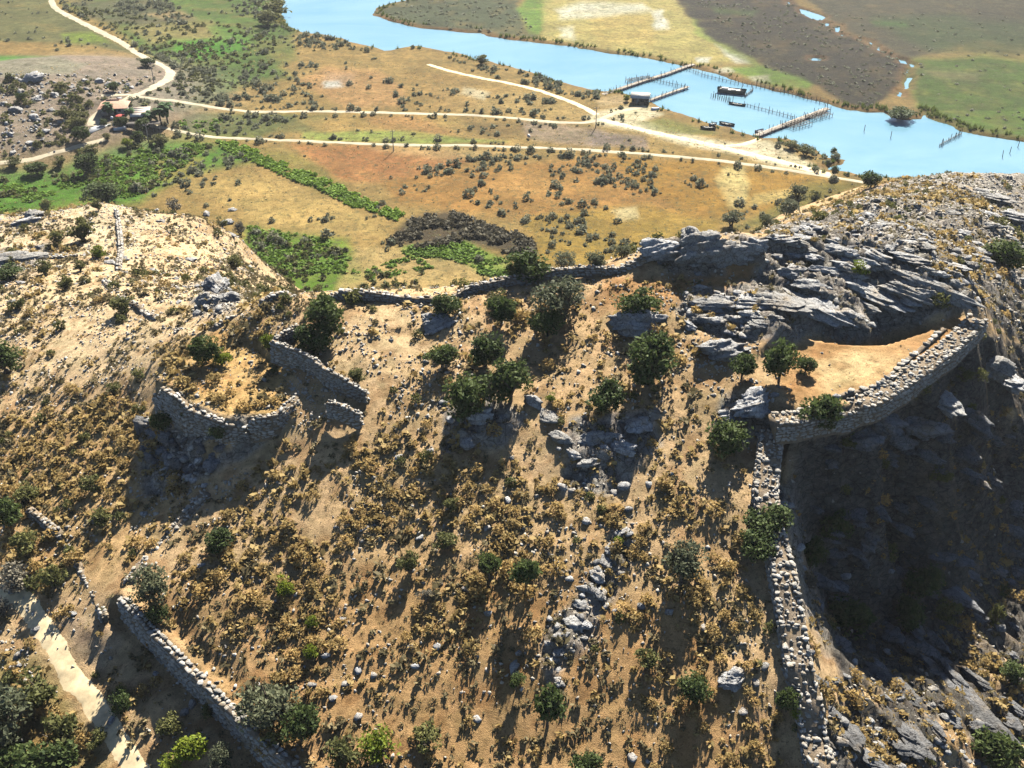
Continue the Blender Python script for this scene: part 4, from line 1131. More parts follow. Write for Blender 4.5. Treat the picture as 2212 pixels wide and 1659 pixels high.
def dens_green(x, y, z, u, v):
    n = fbm(x * .1, y * .1, 541, 3)
    k = .036 + .05 * zone_d(u, v, [([(0,850),(300,880),(420,1080),(250,1290),(0,1230)], 1), ([(0,1240),(240,1320),(330,1700),(0,1700)], 2.5), ([(420,540),(560,560),(620,640),(420,640)], 1.5), ([(1640,520),(1900,400),(2250,370),(2250,760),(1900,540)], 1.2), ([(0,440),(440,440),(330,720),(0,720)], 1.2), ([(430,450),(570,540),(650,640),(540,650),(460,560)], 5)])
    return np.where((z > 2) & ~hmask(u, v), k * sstep(.35, .6, n) * 2, 0)
x, y, z, u, v, d = scatter(17000, (-115, 120), (45, 290), dens_green, hillz)
s = np.clip(np.exp(RNG.normal(.12, .35, len(x))), .5, 2.4)
things_and_mass('maquis_bush', 'small olive green evergreen bush', 'bush', 'small evergreen bushes on the hillside',
    [bush_proto(550 + i, 150, .14) for i in range(5)], [bush_proto(560 + i, 26, .30) for i in range(5)], M['maquis'],
    x, y, z - .05, s, s * RNG.uniform(.7, 1.0, len(x)), 290, 'evergreen_scrub', 'scattered evergreen scrub of the hillside', places=HILL_PLACES)
print('green', len(x))
tuft = [bush_proto(570 + i, 9, .16, .9, .4, True) for i in range(5)]
def dens_tuft(x, y, z, u, v):
    n = fbm(x * .3, y * .3, 571, 3)
    return np.where((z > 2), (.18 + .5 * zone_d(u, v, DRYZ)) * sstep(.3, .6, n) * np.where(hmask(u, v), .1, 1), 0)
x, y, z, u, v, d = scatter(190000, (-105, 88), (45, 215), dens_tuft, hillz)
s = RNG.uniform(.2, .6, len(x))
V, F = merge_instances(tuft, x, y, z - .03, s, RNG.uniform(0, 6.28, len(x)), s * .8, RNG.integers(0, 5, len(x)))
tag(link('dry_grass', np_mesh('dry_grass', V, F, [M['straw']])), 'straw coloured dry grass tufts all over the hillside', kind='stuff')
def dens_low(x, y, z, u, v):
    n = fbm(x * .22, y * .22, 591, 3)
    return np.where((z > 2), (.12 + .5 * zone_d(u, v, DRYZ) + .25 * zone_d(u, v, [([(0,400),(640,400),(640,680),(330,860),(0,900)], 1), ([(430,450),(570,540),(650,640),(540,650),(460,560)], 3)])) * sstep(.36, .62, n) * np.where(hmask(u, v), .05, 1), 0)
low_ = [bush_proto(592 + i, 12, .4) for i in range(5)]
x, y, z, u, v, d = scatter(105000, (-112, 100), (45, 232), dens_low, hillz)
s = np.clip(np.exp(RNG.normal(-.75, .4, len(x))), .2, 1.3)
V, F = merge_instances(low_, x, y, z - .03, s, RNG.uniform(0, 6.28, len(x)), s * .8, RNG.integers(0, 5, len(x)))
tag(link('low_scrub', np_mesh('low_scrub', V, F, [M['lowscrub']])), 'low grey brown scrub between the stones of the hillside', kind='stuff')
print('tuft', len(x))
# ================================================================== STONES, ROCKS, WALLS
def hull_stone(seed, n=13, boxy=3.5):
    rng = np.random.default_rng(seed)
    bm = bmesh.new()
    for _ in range(n):
        d = rng.normal(size=3); d /= (np.abs(d) ** boxy).sum() ** (1 / boxy)
        bm.verts.new(d * rng.uniform(.42, .54))
    r = bmesh.ops.convex_hull(bm, input=bm.verts)
    bmesh.ops.delete(bm, geom=[g for g in r['geom_interior'] if isinstance(g, bmesh.types.BMVert)], context='VERTS')
    bm.verts.index_update()
    V = np.array([v.co[:] for v in bm.verts]); F = np.array([[v.index for v in f.verts] for f in bm.faces])
    bm.free()
    return V, F
STONE = [hull_stone(600 + i) for i in range(8)]
STONE_ME = [np_mesh('stone', v, f, [M['stone']]) for v, f in STONE]
PEB = [hull_stone(620 + i, 8, 2.5) for i in range(6)]
ROCKSTONE_ME = [np_mesh('stone', v, f, [M['rock']]) for v, f in [hull_stone(680 + i, 18, 2.8) for i in range(8)]]
def n3(P, f, o, seed, octs=4):
    return (fbm(P[:, 0] * f + o, P[:, 1] * f + P[:, 2] * f * .31, seed, octs) + fbm(P[:, 1] * f - o, P[:, 2] * f + P[:, 0] * f * .27, seed + 7, octs) + fbm(P[:, 2] * f + o * 2, P[:, 0] * f - P[:, 1] * f * .23, seed + 13, octs)) / 3
def rock_proto(seed, sub=4, nplanes=13):
    rng = np.random.default_rng(seed)
    bm = bmesh.new(); bmesh.ops.create_icosphere(bm, subdivisions=sub, radius=1)
    V = np.array([v.co[:] for v in bm.verts]); F = np.array([[v.index for v in f.verts] for f in bm.faces]); bm.free()
    N = rng.normal(size=(nplanes, 3)); N /= np.linalg.norm(N, axis=1)[:, None]
    h = rng.uniform(.5, 1.0, nplanes)
    dn = V @ N.T
    r = np.where(dn > .12, h[None] / np.maximum(dn, .12), 9).min(1)
    P = V * np.minimum(r, 1.2)[:, None]
    o = rng.uniform(0, 50)
    ax = np.array([rng.uniform(-.5, .5), rng.uniform(.2, .8), 1.0]); ax /= np.linalg.norm(ax)
    t = P @ ax * 6.0 + 1.9 * n3(P, 1.6, o, seed) + o
    k = np.floor(t)
    lay = _hash(k, k * 0 + seed, 5) - .5
    fr = t - k
    crack = sstep(0, .16, fr) * sstep(1, .9, fr)
    big_ = 1 - np.abs(2 * n3(P, 1.5, o + 9, seed + 3, 3) - 1)
    fine_ = n3(P, 4.5, o + 3, seed + 5, 4) - .5
    P = P * (1 + .34 * lay - .10 * (1 - crack) + .6 * (big_ - .8) + .5 * fine_ + .35 * (n3(P, 11, o + 1, seed + 8, 3) - .5))[:, None]
    return P * .5, F
ROCKP = [rock_proto(640 + i, 5 if i < 8 else 4) for i in range(14)]
ROCK_ME = [np_mesh('rock', v, f, [M['rock']]) for v, f in ROCKP]
SHADE_ROCK_ME = [np_mesh('rock', v, f, [M['shaderock']]) for v, f in ROCKP[8:]]
ROCKS = []
def rock(px, py, w, l=1.0, h=.6, ang=0, label='', name='rock_outcrop', group=None, sink=.25, tilt=0):
    """w: width in picture units across; l: length ratio along ang (degrees, world); h: height ratio"""
    ROCKS.append((px, py, w, l, h, ang, label, name, group, sink, tilt))
R = rock
# the crag: tilted slabs running to the lower right
R(1885,638,70,2.3,0.43,-38,'longest pale slab of the crag, lit along its top',sink=.3,tilt=10)
R(1958,632,46,2.4,0.50,-36,'middle pale slab of the crag, above the longest one',tilt=10)
R(2024,622,52,2.6,0.54,-36,'upper slab of the crag reaching the end of the terrace wall',tilt=10)
R(1893,558,43,1.8,0.43,-34,'slab at the top of the crag beside the soil hollow',tilt=8)
R(1706,592,49,1.1,0.54,20,'rounded boulder at the left end of the crag hollow')
R(1818,575,38,1.2,0.50,-20,'blocky rock under the round green bush')
R(1690,520,44,1.6,0.36,0,'flat ledge at the head of the crag')
R(1790,676,89,1.9,0.36,-30,'broad shaded rock face above the walled terrace',sink=.35,tilt=14)
R(1700,658,74,1.5,0.34,-24,'rough shaded rock next to the broad face',sink=.35)
R(1620,654,59,1.4,0.32,-18,'weathered rock hump left of the broad face')
R(1545,655,52,1.4,0.36,-10,'weathered rock at the left tip of the crag')
R(1510,690,41,1.2,0.36,10,'low rock at the foot of the left crag tip')
R(1640,698,44,1.5,0.26,-10,'low rock ledge along the terrace soil')
R(1745,620,41,1.5,0.43,-30,'knobbly rock between the boulder and the longest slab')
R(1965,560,44,2.0,0.32,-32,'pale flat slab high on the crag')
R(2060,575,40,2.0,0.32,-40,'pale flat slab on the shoulder of the crag')
R(1440,555,65,1.4,0.81,10,'shaded rock face at the start of the crag wall',sink=.08)
R(1505,555,77,1.4,0.81,0,'shaded rock face in the middle of the crag wall',sink=.08)
R(1570,550,65,1.3,0.72,-10,'shaded rock face at the end of the crag wall',sink=.08)
R(1630,545,46,1.3,0.72,-5,'grey block closing the crag wall',sink=.08)
# others on the hill
R(1365,705,82,1.3,0.70,15,'shaded boulder under an oak near the crag')
R(470,630,44,1.1,1.00,30,'pointed grey rock at the left end of the ridge wall')
R(440,655,36,1.2,0.90,0,'low grey rock beside the pointed one')
R(490,652,46,1.2,0.60,-20,'broad grey rock beside the pointed one')
R(60,482,40,1.5,0.70,30,'dark rock on the bare hump')
R(75,470,34,1.2,0.80,0,'upper dark rock on the bare hump')
R(30,565,90,1.6,0.45,10,'dark rock ledge on the left slope')
R(1040,905,45,1.2,0.88,20,'shaded rock block below the oak cluster')
R(1005,960,39,1.1,0.48,0,'shaded low rock below the oak cluster')
R(1085,905,33,1.1,0.64,-20,'rock wedge between the oaks of the cluster')
R(1152,868,38,1.2,0.90,-40,'pale squared block beside the cluster')
R(1185,905,34,1.6,0.56,-45,'long rock along the head of the shaded step')
R(1215,945,33,1.5,0.64,-50,'long rock halfway down the shaded step')
R(1240,985,30,1.2,0.64,-60,'rock at the lower end of the shaded step')
R(1290,950,63,1.2,0.64,10,'blue grey shaded rock under the round oak')
R(1350,975,52,1.2,0.56,-20,'blue grey shaded rock right of the round oak')
R(1270,1000,38,1.2,0.56,30,'shaded rock at the bottom of the rock step')
R(1385,925,45,1.3,0.48,0,'shaded rock beneath the large dense oak')
R(1555,765,70,1.4,0.60,10,'dark jagged rock next to the terrace oaks')
R(1630,880,70,1.3,0.70,30,'shaded rock below the terrace oaks')
R(1590,905,50,1.2,0.60,0,'small shaded rock below the terrace oaks')
R(940,700,50,1.5,0.50,30,'dark rock ledge below the small ridge oak')
for k, (a, b_, w) in enumerate([(1345,1150,34),(1322,1185,30),(1305,1215,34),(1290,1240,40),(1300,1285,34),(1262,1270,28),(1255,1310,36),(1240,1345,44),(1215,1375,36),(1205,1410,30),(1265,1350,30),(1205,1470,28)]):
    R(a, b_, w * .78, 1.3, .55, 60 + k * 17, 'pale rock in the white rock line down the gully', group='white rock line')
R(1110,1440,24,1.6,0.70,80,'small pale rock spur in a tree shadow')
R(1585,1470,44,1.3,0.60,20,'grey rock on the slope near the ragged oak')
R(2035,872,46,2.4,0.80,-70,'sunlit rock fin under the terrace wall')
R(1900,920,80,1.5,0.80,-20,'pale rock step just under the terrace wall')
R(1850,955,70,1.4,0.60,10,'sunlit ochre rock under the terrace wall')
R(1935,950,56,1.3,0.80,-40,'sunlit broken rock beside the rock fin')
R(2100,905,66,1.5,0.80,-60,'big rock on the edge of the deep gorge')
R(2075,985,56,1.6,0.80,-70,'rock spur pointing into the gorge')
R(1990,920,60,1.4,0.70,-30,'shaded rock between the fin and the pale step')
R(2140,800,60,1.6,0.70,-50,'grey rock outside the end of the terrace wall')
R(2180,830,50,1.5,0.70,-50,'lower grey rock outside the end of the terrace wall')
R(1980,1400,84,1.6,0.32,-60,'rounded bare rock at the shade edge in the gorge')
R(2060,1480,77,2.2,0.28,-60,'striped pale rock rib in the gorge')
R(1930,1490,56,2.2,0.32,-50,'sunlit rock rib next to the long wall')
R(2120,1540,63,2.0,0.28,-60,'pale rock rib near the big gorge oak')
R(1960,1590,70,2.2,0.28,-70,'smooth pale rock slope at the bottom of the gorge')
R(1840,1590,42,2.2,0.36,-70,'narrow pale rock rib below the broken wall')
R(1880,1640,49,1.8,0.32,-60,'low pale rock under the broken wall')
R(2150,430,50,1.6,0.40,-45,'shaded cliff block on the rock shoulder')
R(2185,470,44,1.5,0.40,-45,'lower shaded cliff block on the rock shoulder')
R(2120,460,40,1.5,0.40,-45,'inner shaded cliff block on the rock shoulder')
rr_ = random.Random(5)
for k in range(80):
    t_ = rr_.random(); a = 1480 + 640 * t_ + rr_.gauss(0, 14); b_ = 640 - 60 * t_ + rr_.uniform(-75, 70)
    if inpoly(np.array([a]), np.array([b_]), [(1640,770),(1840,735),(1910,735),(2060,675),(2130,690),(1970,830),(1700,900)])[0] or inpoly(np.array([a]), np.array([b_]), [(1560,570),(1650,560),(1660,610),(1560,620)])[0]: continue
    R(a, b_, rr_.uniform(14, 34), rr_.uniform(1.2, 2.2), rr_.uniform(.45, .8), -36 + rr_.gauss(0, 14), 'small broken rock in the fractured crag', group='broken rocks of the crag', name='crag_rock')
for k in range(40):
    a = rr_.uniform(1700, 2200); b_ = 395 + (2212 - a) * .12 + rr_.uniform(0, 130)
    R(a, b_, rr_.uniform(10, 26), rr_.uniform(1.2, 2.2), rr_.uniform(.4, .7), -36 + rr_.gauss(0, 20), 'pale rock knob on the stony shoulder behind the crag', group='rock knobs of the shoulder', name='shoulder_rock')
for k in range(100):
    a = rr_.uniform(1750, 2205); b_ = rr_.uniform(920, 1640)
    R(a, b_, rr_.uniform(14, 44), rr_.uniform(1.2, 2.4), rr_.uniform(.4, .8), -50 + rr_.gauss(0, 20), 'rough rock jutting from the steep side of the gorge', group='rocks of the gorge side', name='gorge_rock')
for k in range(26):
    a = rr_.uniform(300, 520); b_ = 905 + (a - 300) * .22 + rr_.uniform(0, 90)
    R(a, b_, rr_.uniform(14, 36), rr_.uniform(1.1, 1.6), rr_.uniform(.5, .9), rr_.uniform(0, 180), 'dark rock at the shaded foot of the ruined tower', group='rocks below the tower', name='fallen_rock')
for k in range(34):
    a = rr_.uniform(0, 540); b_ = rr_.uniform(450, 660)
    R(a, b_, rr_.uniform(8, 20), rr_.uniform(1.1, 1.8), rr_.uniform(.4, .7), rr_.uniform(0, 180), 'small grey rock breaking through the left hump', group='rocks of the left hump', name='hump_rock')
for k, (a, b_, w) in enumerate([(28,172,20),(70,174,34),(215,178,26),(232,184,18),(120,205,16),(250,182,14),(80,215,18),(35,240,22),(75,255,26),(20,290,18),(100,285,14),(150,190,12),(185,176,14),(45,200,14),(10,225,16),(110,240,14),(65,310,16),(30,330,14),(140,262,10),(275,185,12)]):
    R(a, b_, w, 1.3, .7, k * 37, 'grey rock of the bushy knoll beside the bend of the dirt road', group='rocks of the roadside knoll', name='knoll_rock')
cx = np.array([q[0] for q in ROCKS]); cy = np.array([q[1] for q in ROCKS])
bx, by, bz = cast(cx, cy)
_, _, bd = proj(bx, by, bz)
for i, q in enumerate(ROCKS):
    wm = q[2] * bd[i] / FPX
    o = link(q[7], SHADE_ROCK_ME[i % 6] if (q[0] > 1740 and q[1] > 890) or q[7] == 'fallen_rock' else ROCK_ME[i % 8 if q[2] > 40 else 8 + i % 6], None, (bx[i], by[i], bz[i] + wm * q[4] * (.36 - q[9])), (math.radians(random.uniform(-8, 8)), math.radians(q[10]), math.radians(q[5])), (wm * q[3] * 1.08, wm * 1.0, wm * q[4] * 1.12))
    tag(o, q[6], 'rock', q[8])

# --- loose stones: the largest as things, the rest as gravel
def dens_stone(x, y, z, u, v):
    n = fbm(x * .2, y * .2, 701, 3)
    k = .22 + .75 * zone_d(u, v, [([(560,640),(1000,650),(1000,900),(700,1080),(420,1060),(640,900)], .8), ([(0,430),(560,430),(560,860),(0,900)], .28), ([(380,930),(640,930),(480,1080),(330,1080)], 1), ([(330,1050),(470,1060),(280,1260),(250,1240)], 1),
        ([(1200,1120),(1400,1130),(1300,1450),(1160,1450)], .7), ([(1640,520),(1900,400),(2250,370),(2250,760),(2110,650),(1900,540)], .55), ([(1380,600),(1640,700),(1640,900),(1380,760)], .6), ([(110,1320),(330,1340),(330,1480),(220,1480)], 1), ([(0,1380),(70,1400),(80,1480),(0,1470)], .8), ([(1760,1480),(2250,1480),(2250,1700),(1760,1700)], .08)]) - .2 * inpoly(u, v, [(1700,900),(2250,700),(2250,1500),(1760,1450)])
    return np.where((z > 2), k * sstep(.3, .6, n) * np.where(inpoly(u, v, PLAT), .12, 1), 0)
x, y, z, u, v, d = scatter(230000, (-112, 112), (45, 235), dens_stone, hillz)
s = np.clip(np.exp(RNG.normal(-1.2, .46, len(x))), .12, .8)
rk = rockmask(u, v, x, y)
s = np.where(rk > .4, s * 1.45, s)
rot = RNG.uniform(0, 6.28, len(x))
vis = seen(x, y, z); score = np.where(vis, s / d, 0); order = np.argsort(-score)[:290]
for q, i in enumerate(order):
    tag(link('loose_stone', ROCKSTONE_ME[q % 8], None, (x[i], y[i], z[i] + s[i] * .12), (random.uniform(-.3, .3), random.uniform(-.3, .3), rot[i]), (s[i] * 1.2, s[i], s[i] * .65)),
        *(lambda q_: (q_[0], 'stone', 'loose boulders ' + q_[1]))(place_label('pale loose limestone boulder', u[i], v[i], HILL_PLACES)))
r = np.setdiff1d(np.arange(len(x)), order)
V, F = merge_instances(PEB, x[r], y[r], z[r] + s[r] * .1, s[r], rot[r], s[r] * .7, RNG.integers(0, len(PEB), len(r)))
tag(link('stone_scree', np_mesh('stone_scree', V, F, [M['scree']])), 'pale loose stones and scree strewn over the hillside', kind='stuff')
print('stones', len(x))

# --- masonry
def wall(name, label, path, width, hl, hr, stone=.5, faces='LR', ruin=.25, cat='wall', group=None, nparts=290, bigedge=True, world=None, core_z=.12, gaps=None):
    """path: picture places with the height of the wall head. hl / hr: how far the left / right face goes down"""
    P = np.array(world) if world is not None else np.array([[float(c) for c in unproj(*q)] for q in path])
    L = np.concatenate([[0], np.cumsum(np.hypot(*np.diff(P[:, :2], axis=0).T))])
    n = max(3, int(L[-1] / .5) + 1)
    S = np.linspace(0, L[-1], n)
    C = np.stack([np.interp(S, L, P[:, k]) for k in range(3)], 1)
    dip = (fbm(S * .22, S * 0 + P[0, 0], 731, 3) - .5) * 2 * ruin - 2.2 * ruin * sstep(.56, .74, fbm(S * .16, S * 0 + P[0, 1], 737, 3))
    C[:, 2] += dip
    T_ = np.gradient(C[:, :2], axis=0); T_ /= np.hypot(T_[:, 0], T_[:, 1])[:, None]
    Nn = np.stack([-T_[:, 1], T_[:, 0]], 1)          # left of the walking direction
    base = Vector((C[n // 2, 0], C[n // 2, 1], float(gz(C[n // 2, 0], C[n // 2, 1]))))
    e = tag(empty(name, base), label, cat, group, 'thing')
    b0 = np.array(base)
    hw = width / 2
    # core
    V = []
    for i in range(n):
        for sgn, z_ in ((1, -hl), (1, -core_z), (-1, -core_z), (-1, -hr)):
            V.append([C[i, 0] + Nn[i, 0] * (hw - .08) * sgn, C[i, 1] + Nn[i, 1] * (hw - .08) * sgn, C[i, 2] + z_ - (.35 if z_ < -.3 else 0)])
    V = np.array(V) - b0
    F = grid_faces(4, n)[:, ::-1]
    V2 = V.copy()
    F = np.concatenate([F, [[0, 1, 2, 3]], [[4 * n - 1, 4 * n - 2, 4 * n - 3, 4 * n - 4]]])
    link('core', np_mesh('core', V, F, [M['rubble']]), e)
    st = []   # position, size(3), rot z
    def at(s):
        return [np.interp(s, S, C[:, k]) for k in range(3)], [np.interp(s, S, T_[:, k]) for k in range(2)], [np.interp(s, S, Nn[:, k]) for k in range(2)]
    # head stones
    rows = max(1, int(round(width / stone)))
    if rows > 2:
        for _ in range(int(L[-1] * width * 5.0)):
            s = random.uniform(0, L[-1]); c, t, nv = at(s); off = random.uniform(-.5, .5) * (width - .5)
            z_ = min(.55, math.exp(random.gauss(-1.45, .45)))
            st.append(((c[0] + nv[0] * off, c[1] + nv[1] * off, c[2] - .1 + random.uniform(-.06, .1)), (z_ * 1.3, z_, z_ * .8), random.uniform(0, 6.28), 1.2))
    for j in range(rows):
        if rows > 2 and j not in (0, rows - 1): continue
        s = random.uniform(0, .3)
        edge = j in (0, rows - 1)
        while s < L[-1]:
            l = min(1.1, stone * math.exp(random.gauss(0, .38)) * (1.1 if rows > 2 else 1))
            c, t, nv = at(s + l / 2)
            off = ((j + .5) / rows - .5) * (width - .08) * -1
            if not ((gaps and random.random() < gaps) or (rows > 2 and not edge and random.random() < .45) or random.random() < (.16 if rows > 2 else .1)):
                k = 1.0 if edge or rows < 3 else .7
                st.append(((c[0] + nv[0] * off, c[1] + nv[1] * off, c[2] - .06 + random.uniform(-.12, .12) * (1 if edge else 1.5)), (l * 1.02, min(width / rows, stone) * random.uniform(.75, 1.3), stone * random.uniform(.35, .85) * k), math.atan2(t[1], t[0]) + random.uniform(-.5, .5) * (1 if rows > 2 else .5), 2))
            s += l
    for side, hh, sg in (('L', hl, 1), ('R', hr, -1)):
        if side not in faces: continue
        zc_ = .22
        while zc_ < hh:
            ch = stone * random.uniform(.5, .72)
            s = random.uniform(-.3, .1)
            while s < L[-1]:
                l = stone * random.uniform(.7, 1.7)
                c, t, nv = at(min(max(s + l / 2, 0), L[-1]))
                off = sg * (hw - .1 + random.uniform(-.05, .05))
                if random.random() < .05: s += l; continue
                q = (c[0] + nv[0] * off, c[1] + nv[1] * off, c[2] - zc_ - ch / 2)
                g = float(gz(c[0] + nv[0] * sg * (hw + .35), c[1] + nv[1] * sg * (hw + .35)))
                if q[2] > g - .3:
                    st.append((q, (l * 1.02, .36 * random.uniform(.8, 1.2), ch * 1.04), math.atan2(t[1], t[0]) + random.uniform(-.06, .06), 1 if side in faces else 0))
                s += l
            zc_ += ch
    A = np.array([q[0] for q in st]); sz = np.array([q[1] for q in st])
    _, _, d = proj(A[:, 0], A[:, 1], A[:, 2])
    vis = seen(A[:, 0], A[:, 1], A[:, 2], 40)
    sc_ = np.where(vis, np.sqrt(sz[:, 0] * sz[:, 2]) / d * np.array([q[3] for q in st]), 0)
    order = np.argsort(-sc_)[:nparts]
    for i in order:
        link('stone', STONE_ME[i % 8], e, A[i] - b0, (random.uniform(-.08, .08), random.uniform(-.08, .08), st[i][2]), sz[i] * 1.06)
    r = np.setdiff1d(np.arange(len(st)), order)
    if len(r):
        Vs = []; Fs = []; o = 0
        for i in r:
            pv, pf = STONE[i % 8]
            c_, s_ = math.cos(st[i][2]), math.sin(st[i][2])
            q = pv * sz[i] * 1.06
            Vs.append(np.stack([q[:, 0] * c_ - q[:, 1] * s_, q[:, 0] * s_ + q[:, 1] * c_, q[:, 2]], 1) + A[i] - b0); Fs.append(pf + o); o += len(pv)
        tag(link('masonry', np_mesh('masonry', np.concatenate(Vs), np.concatenate(Fs), [M['stone']]), e), kind='stuff')
    return e
def ground_line(l, dz):
    a = cast([p[0] for p in l], [p[1] for p in l]); return [(a[0][i], a[1][i], a[2][i] + dz) for i in range(len(l))]
wall('retaining_wall', 'long masonry wall dropping into shade beside the footpath', WALL_S, 1.05, .5, 3.4, .5, 'R', .08)
wall('rubble_wall', 'long broken double faced rubble wall running down beside the gorge', WALL_E, 2.4, 4.6, 1.7, .5, 'LR', .45)
wall('terrace_wall', 'curved rubble wall along the outer edge of the soil terrace', [(1672,905,54.5),(1722,898,54.5),(1800,878,54.5),(1880,862,54.5),(1955,818,54.6),(2052,745,54.6),(2112,686,54.6)], 2.5, .35, 2.0, .5, 'R', .3)
wall('ridge_wall', 'pale stone wall along the crest above the green plain', [(562,648,54.6),(600,628,55),(640,625,55.3),(700,625,55.4),(780,630,55.4),(850,634,55.4),(900,640,55.3),(950,640,55.4),(1020,616,55.7),(1100,596,56.2),(1160,588,56.6),(1250,578,57),(1340,572,57.4),(1390,552,58.2),(1420,536,59)], .95, 1.0, 1.0, .5, 'LR', .45, gaps=.1)
wall('crag_wall', 'low wall of grey blocks on top of the crag', [(1425,532,59.3),(1480,524,59.6),(1560,518,59.8),(1650,522,59.9)], .9, .8, .9, .5, 'LR', .5, gaps=.15)
wall('tower_wall', 'shaded front wall of the ruined tower', [(329,818,51.9),(377,856,51.8),(411,880,51.6),(480,907,51.5),(528,914,51.2)], .9, .5, 4.8, .5, 'R', .8, gaps=.15)
wall('tower_wall', 'curved end wall of the ruined tower beside the dry gully', [(535,900,51.9),(565,902,51.8),(593,898,51.8),(627,866,51.9),(645,846,51.7)], .8, .5, 2.6, .5, 'R', .6, gaps=.15)
wall('tower_wall', 'inner cross wall of the ruined tower, standing highest', [(586,737,54.9),(640,754,54.7),(679,770,54.5),(696,788,54.2),(754,821,53.6),(790,842,53.0)], .7, 1.4, 2.6, .45, 'LR', .5, gaps=.1)
wall('tower_wall', 'short pale wall running back from the corner of the cross wall', [(590,730,54.9),(612,714,54.9),(641,698,54.9)], .7, 1.6, 1.8, .45, 'LR', .15)
wall('tower_wall', 'stub of wall standing alone downhill of the tower', [(706,866,53.0),(735,872,53.1),(777,886,52.7)], .7, 1.4, 1.9, .45, 'LR', .2)
wall('collapsed_wall', 'line of fallen white stones running down to the lower wall', None, 1.3, .35, .35, .4, 'LR', .15, gaps=.3, world=ground_line([(448,1066),(420,1094),(385,1134),(340,1184),(305,1224),(280,1258)], .3))
wall('collapsed_wall', 'rubble wall above the footpath bend', [(62,1095,41.7),(130,1150,42.2),(175,1220,42.1),(210,1290,42.1),(225,1330,41.7)], .9, .4, .9, .42, 'R', .3, gaps=.3)
wall('field_wall', 'straight dry stone field wall on the left hump', None, .9, .9, .9, .6, 'LR', .15, world=ground_line([(252,458),(258,500),(262,540),(256,585)], .7), gaps=.1)
wall('field_wall', 'curving rubble line from the field wall to the ridge', None, .9, .8, .8, .5, 'LR', .2, world=ground_line([(222,605),(250,640),(300,665),(340,690)], .45), gaps=.2)
wall('field_wall', 'short pale line of stones behind the tower', None, .9, .6, .6, .5, 'LR', .15, world=ground_line([(460,712),(480,700),(502,686)], .4), gaps=.1)
wall('field_wall', 'low dark wall on the left terrace', None, .8, .7, .7, .5, 'LR', .15, world=ground_line([(100,560),(130,558),(165,556)], .5), gaps=.1)
wall('stone_kerb', 'row of squared blocks on the inner side of the terrace wall', [(1812,852,54.6),(1860,842,54.6),(1900,828,54.6),(1935,800,54.6),(1965,770,54.6),(2010,735,54.6),(2040,705,54.6)], .7, .4, .4, .7, '', .1, gaps=.15)
# ================================================================== RIVERSIDE AND ROADSIDE THINGS
M['wood'] = plain_mat('weathered_wood', (0.42, 0.36, 0.28), .9, .35, 2)
M['darkwood'] = plain_mat('dark_wood', (0.09, 0.075, 0.06), .9, .4, 2)
M['white'] = plain_mat('white_paint', (0.78, 0.77, 0.74), .6, .1, 1)
M['tin'] = plain_mat('pale_tin_roof', (0.62, 0.58, 0.50), .6, .18, 1)
M['tile'] = plain_mat('clay_tile', (0.46, 0.26, 0.17), .85, .3, 2.5)
M['palewall'] = plain_mat('plaster', (0.62, 0.55, 0.45), .9, .12, 1)
M['awning'] = plain_mat('faded_awning', (0.66, 0.52, 0.42), .9, .15, 1)
M['concrete'] = plain_mat('concrete', (0.45, 0.46, 0.46), .9, .12, .8)
M['dark'] = plain_mat('dark_opening', (0.03, 0.03, 0.035), .8, .2, 1)
M['red'] = plain_mat('red_cloth', (0.5, 0.05, 0.03), .8, .2, 1)
M['hull'] = plain_mat('dark_hull', (0.05, 0.065, 0.06), .6, .3, 1)
M['bluehull'] = plain_mat('blue_hull', (0.20, 0.36, 0.42), .5, .2, 1)
M['hide'] = plain_mat('pale_hide', (0.72, 0.69, 0.62), .9, .1, 3)
def box(c, s, rz=0):
    c = np.array(c, float); h = np.array(s, float) / 2
    v = np.array([[x, y, z] for x in (-1, 1) for y in (-1, 1) for z in (-1, 1)], float) * h
    v = np.stack([v[:, 0] * math.cos(rz) - v[:, 1] * math.sin(rz), v[:, 0] * math.sin(rz) + v[:, 1] * math.cos(rz), v[:, 2]], 1) + c
    f = np.array([[0, 1, 3, 2], [4, 6, 7, 5], [0, 4, 5, 1], [2, 3, 7, 6], [0, 2, 6, 4], [1, 5, 7, 3]])
    return v, f
def jb(name, parts, m, parent=None, **kw):
    V, F = join(parts)
    return link(name, np_mesh(name, V, F, [m]), parent, **kw)
def pole_me(name, r, h, m, n=6):
    return np_mesh(name, *(lambda vf: (vf[0], vf[1]))(tube([[0, 0, 0], [0, 0, h * .6], [0, 0, h]], [r, r * .9, r * .75], n)), [m])
POST = [pole_me('post', .10, 3.2, M['darkwood']), pole_me('post', .09, 2.7, M['wood']), pole_me('post', .11, 3.7, M['darkwood'])]
def line_pts(l, step, z=WATER_Z):
    P = np.array(PW(l, z)); L = np.concatenate([[0], np.cumsum(np.hypot(*np.diff(P, axis=0).T))])
    S = np.arange(0, L[-1] + .01, step)
    X, Y = np.interp(S, L, P[:, 0]), np.interp(S, L, P[:, 1])
    return X, Y, np.arctan2(np.gradient(Y), np.gradient(X))
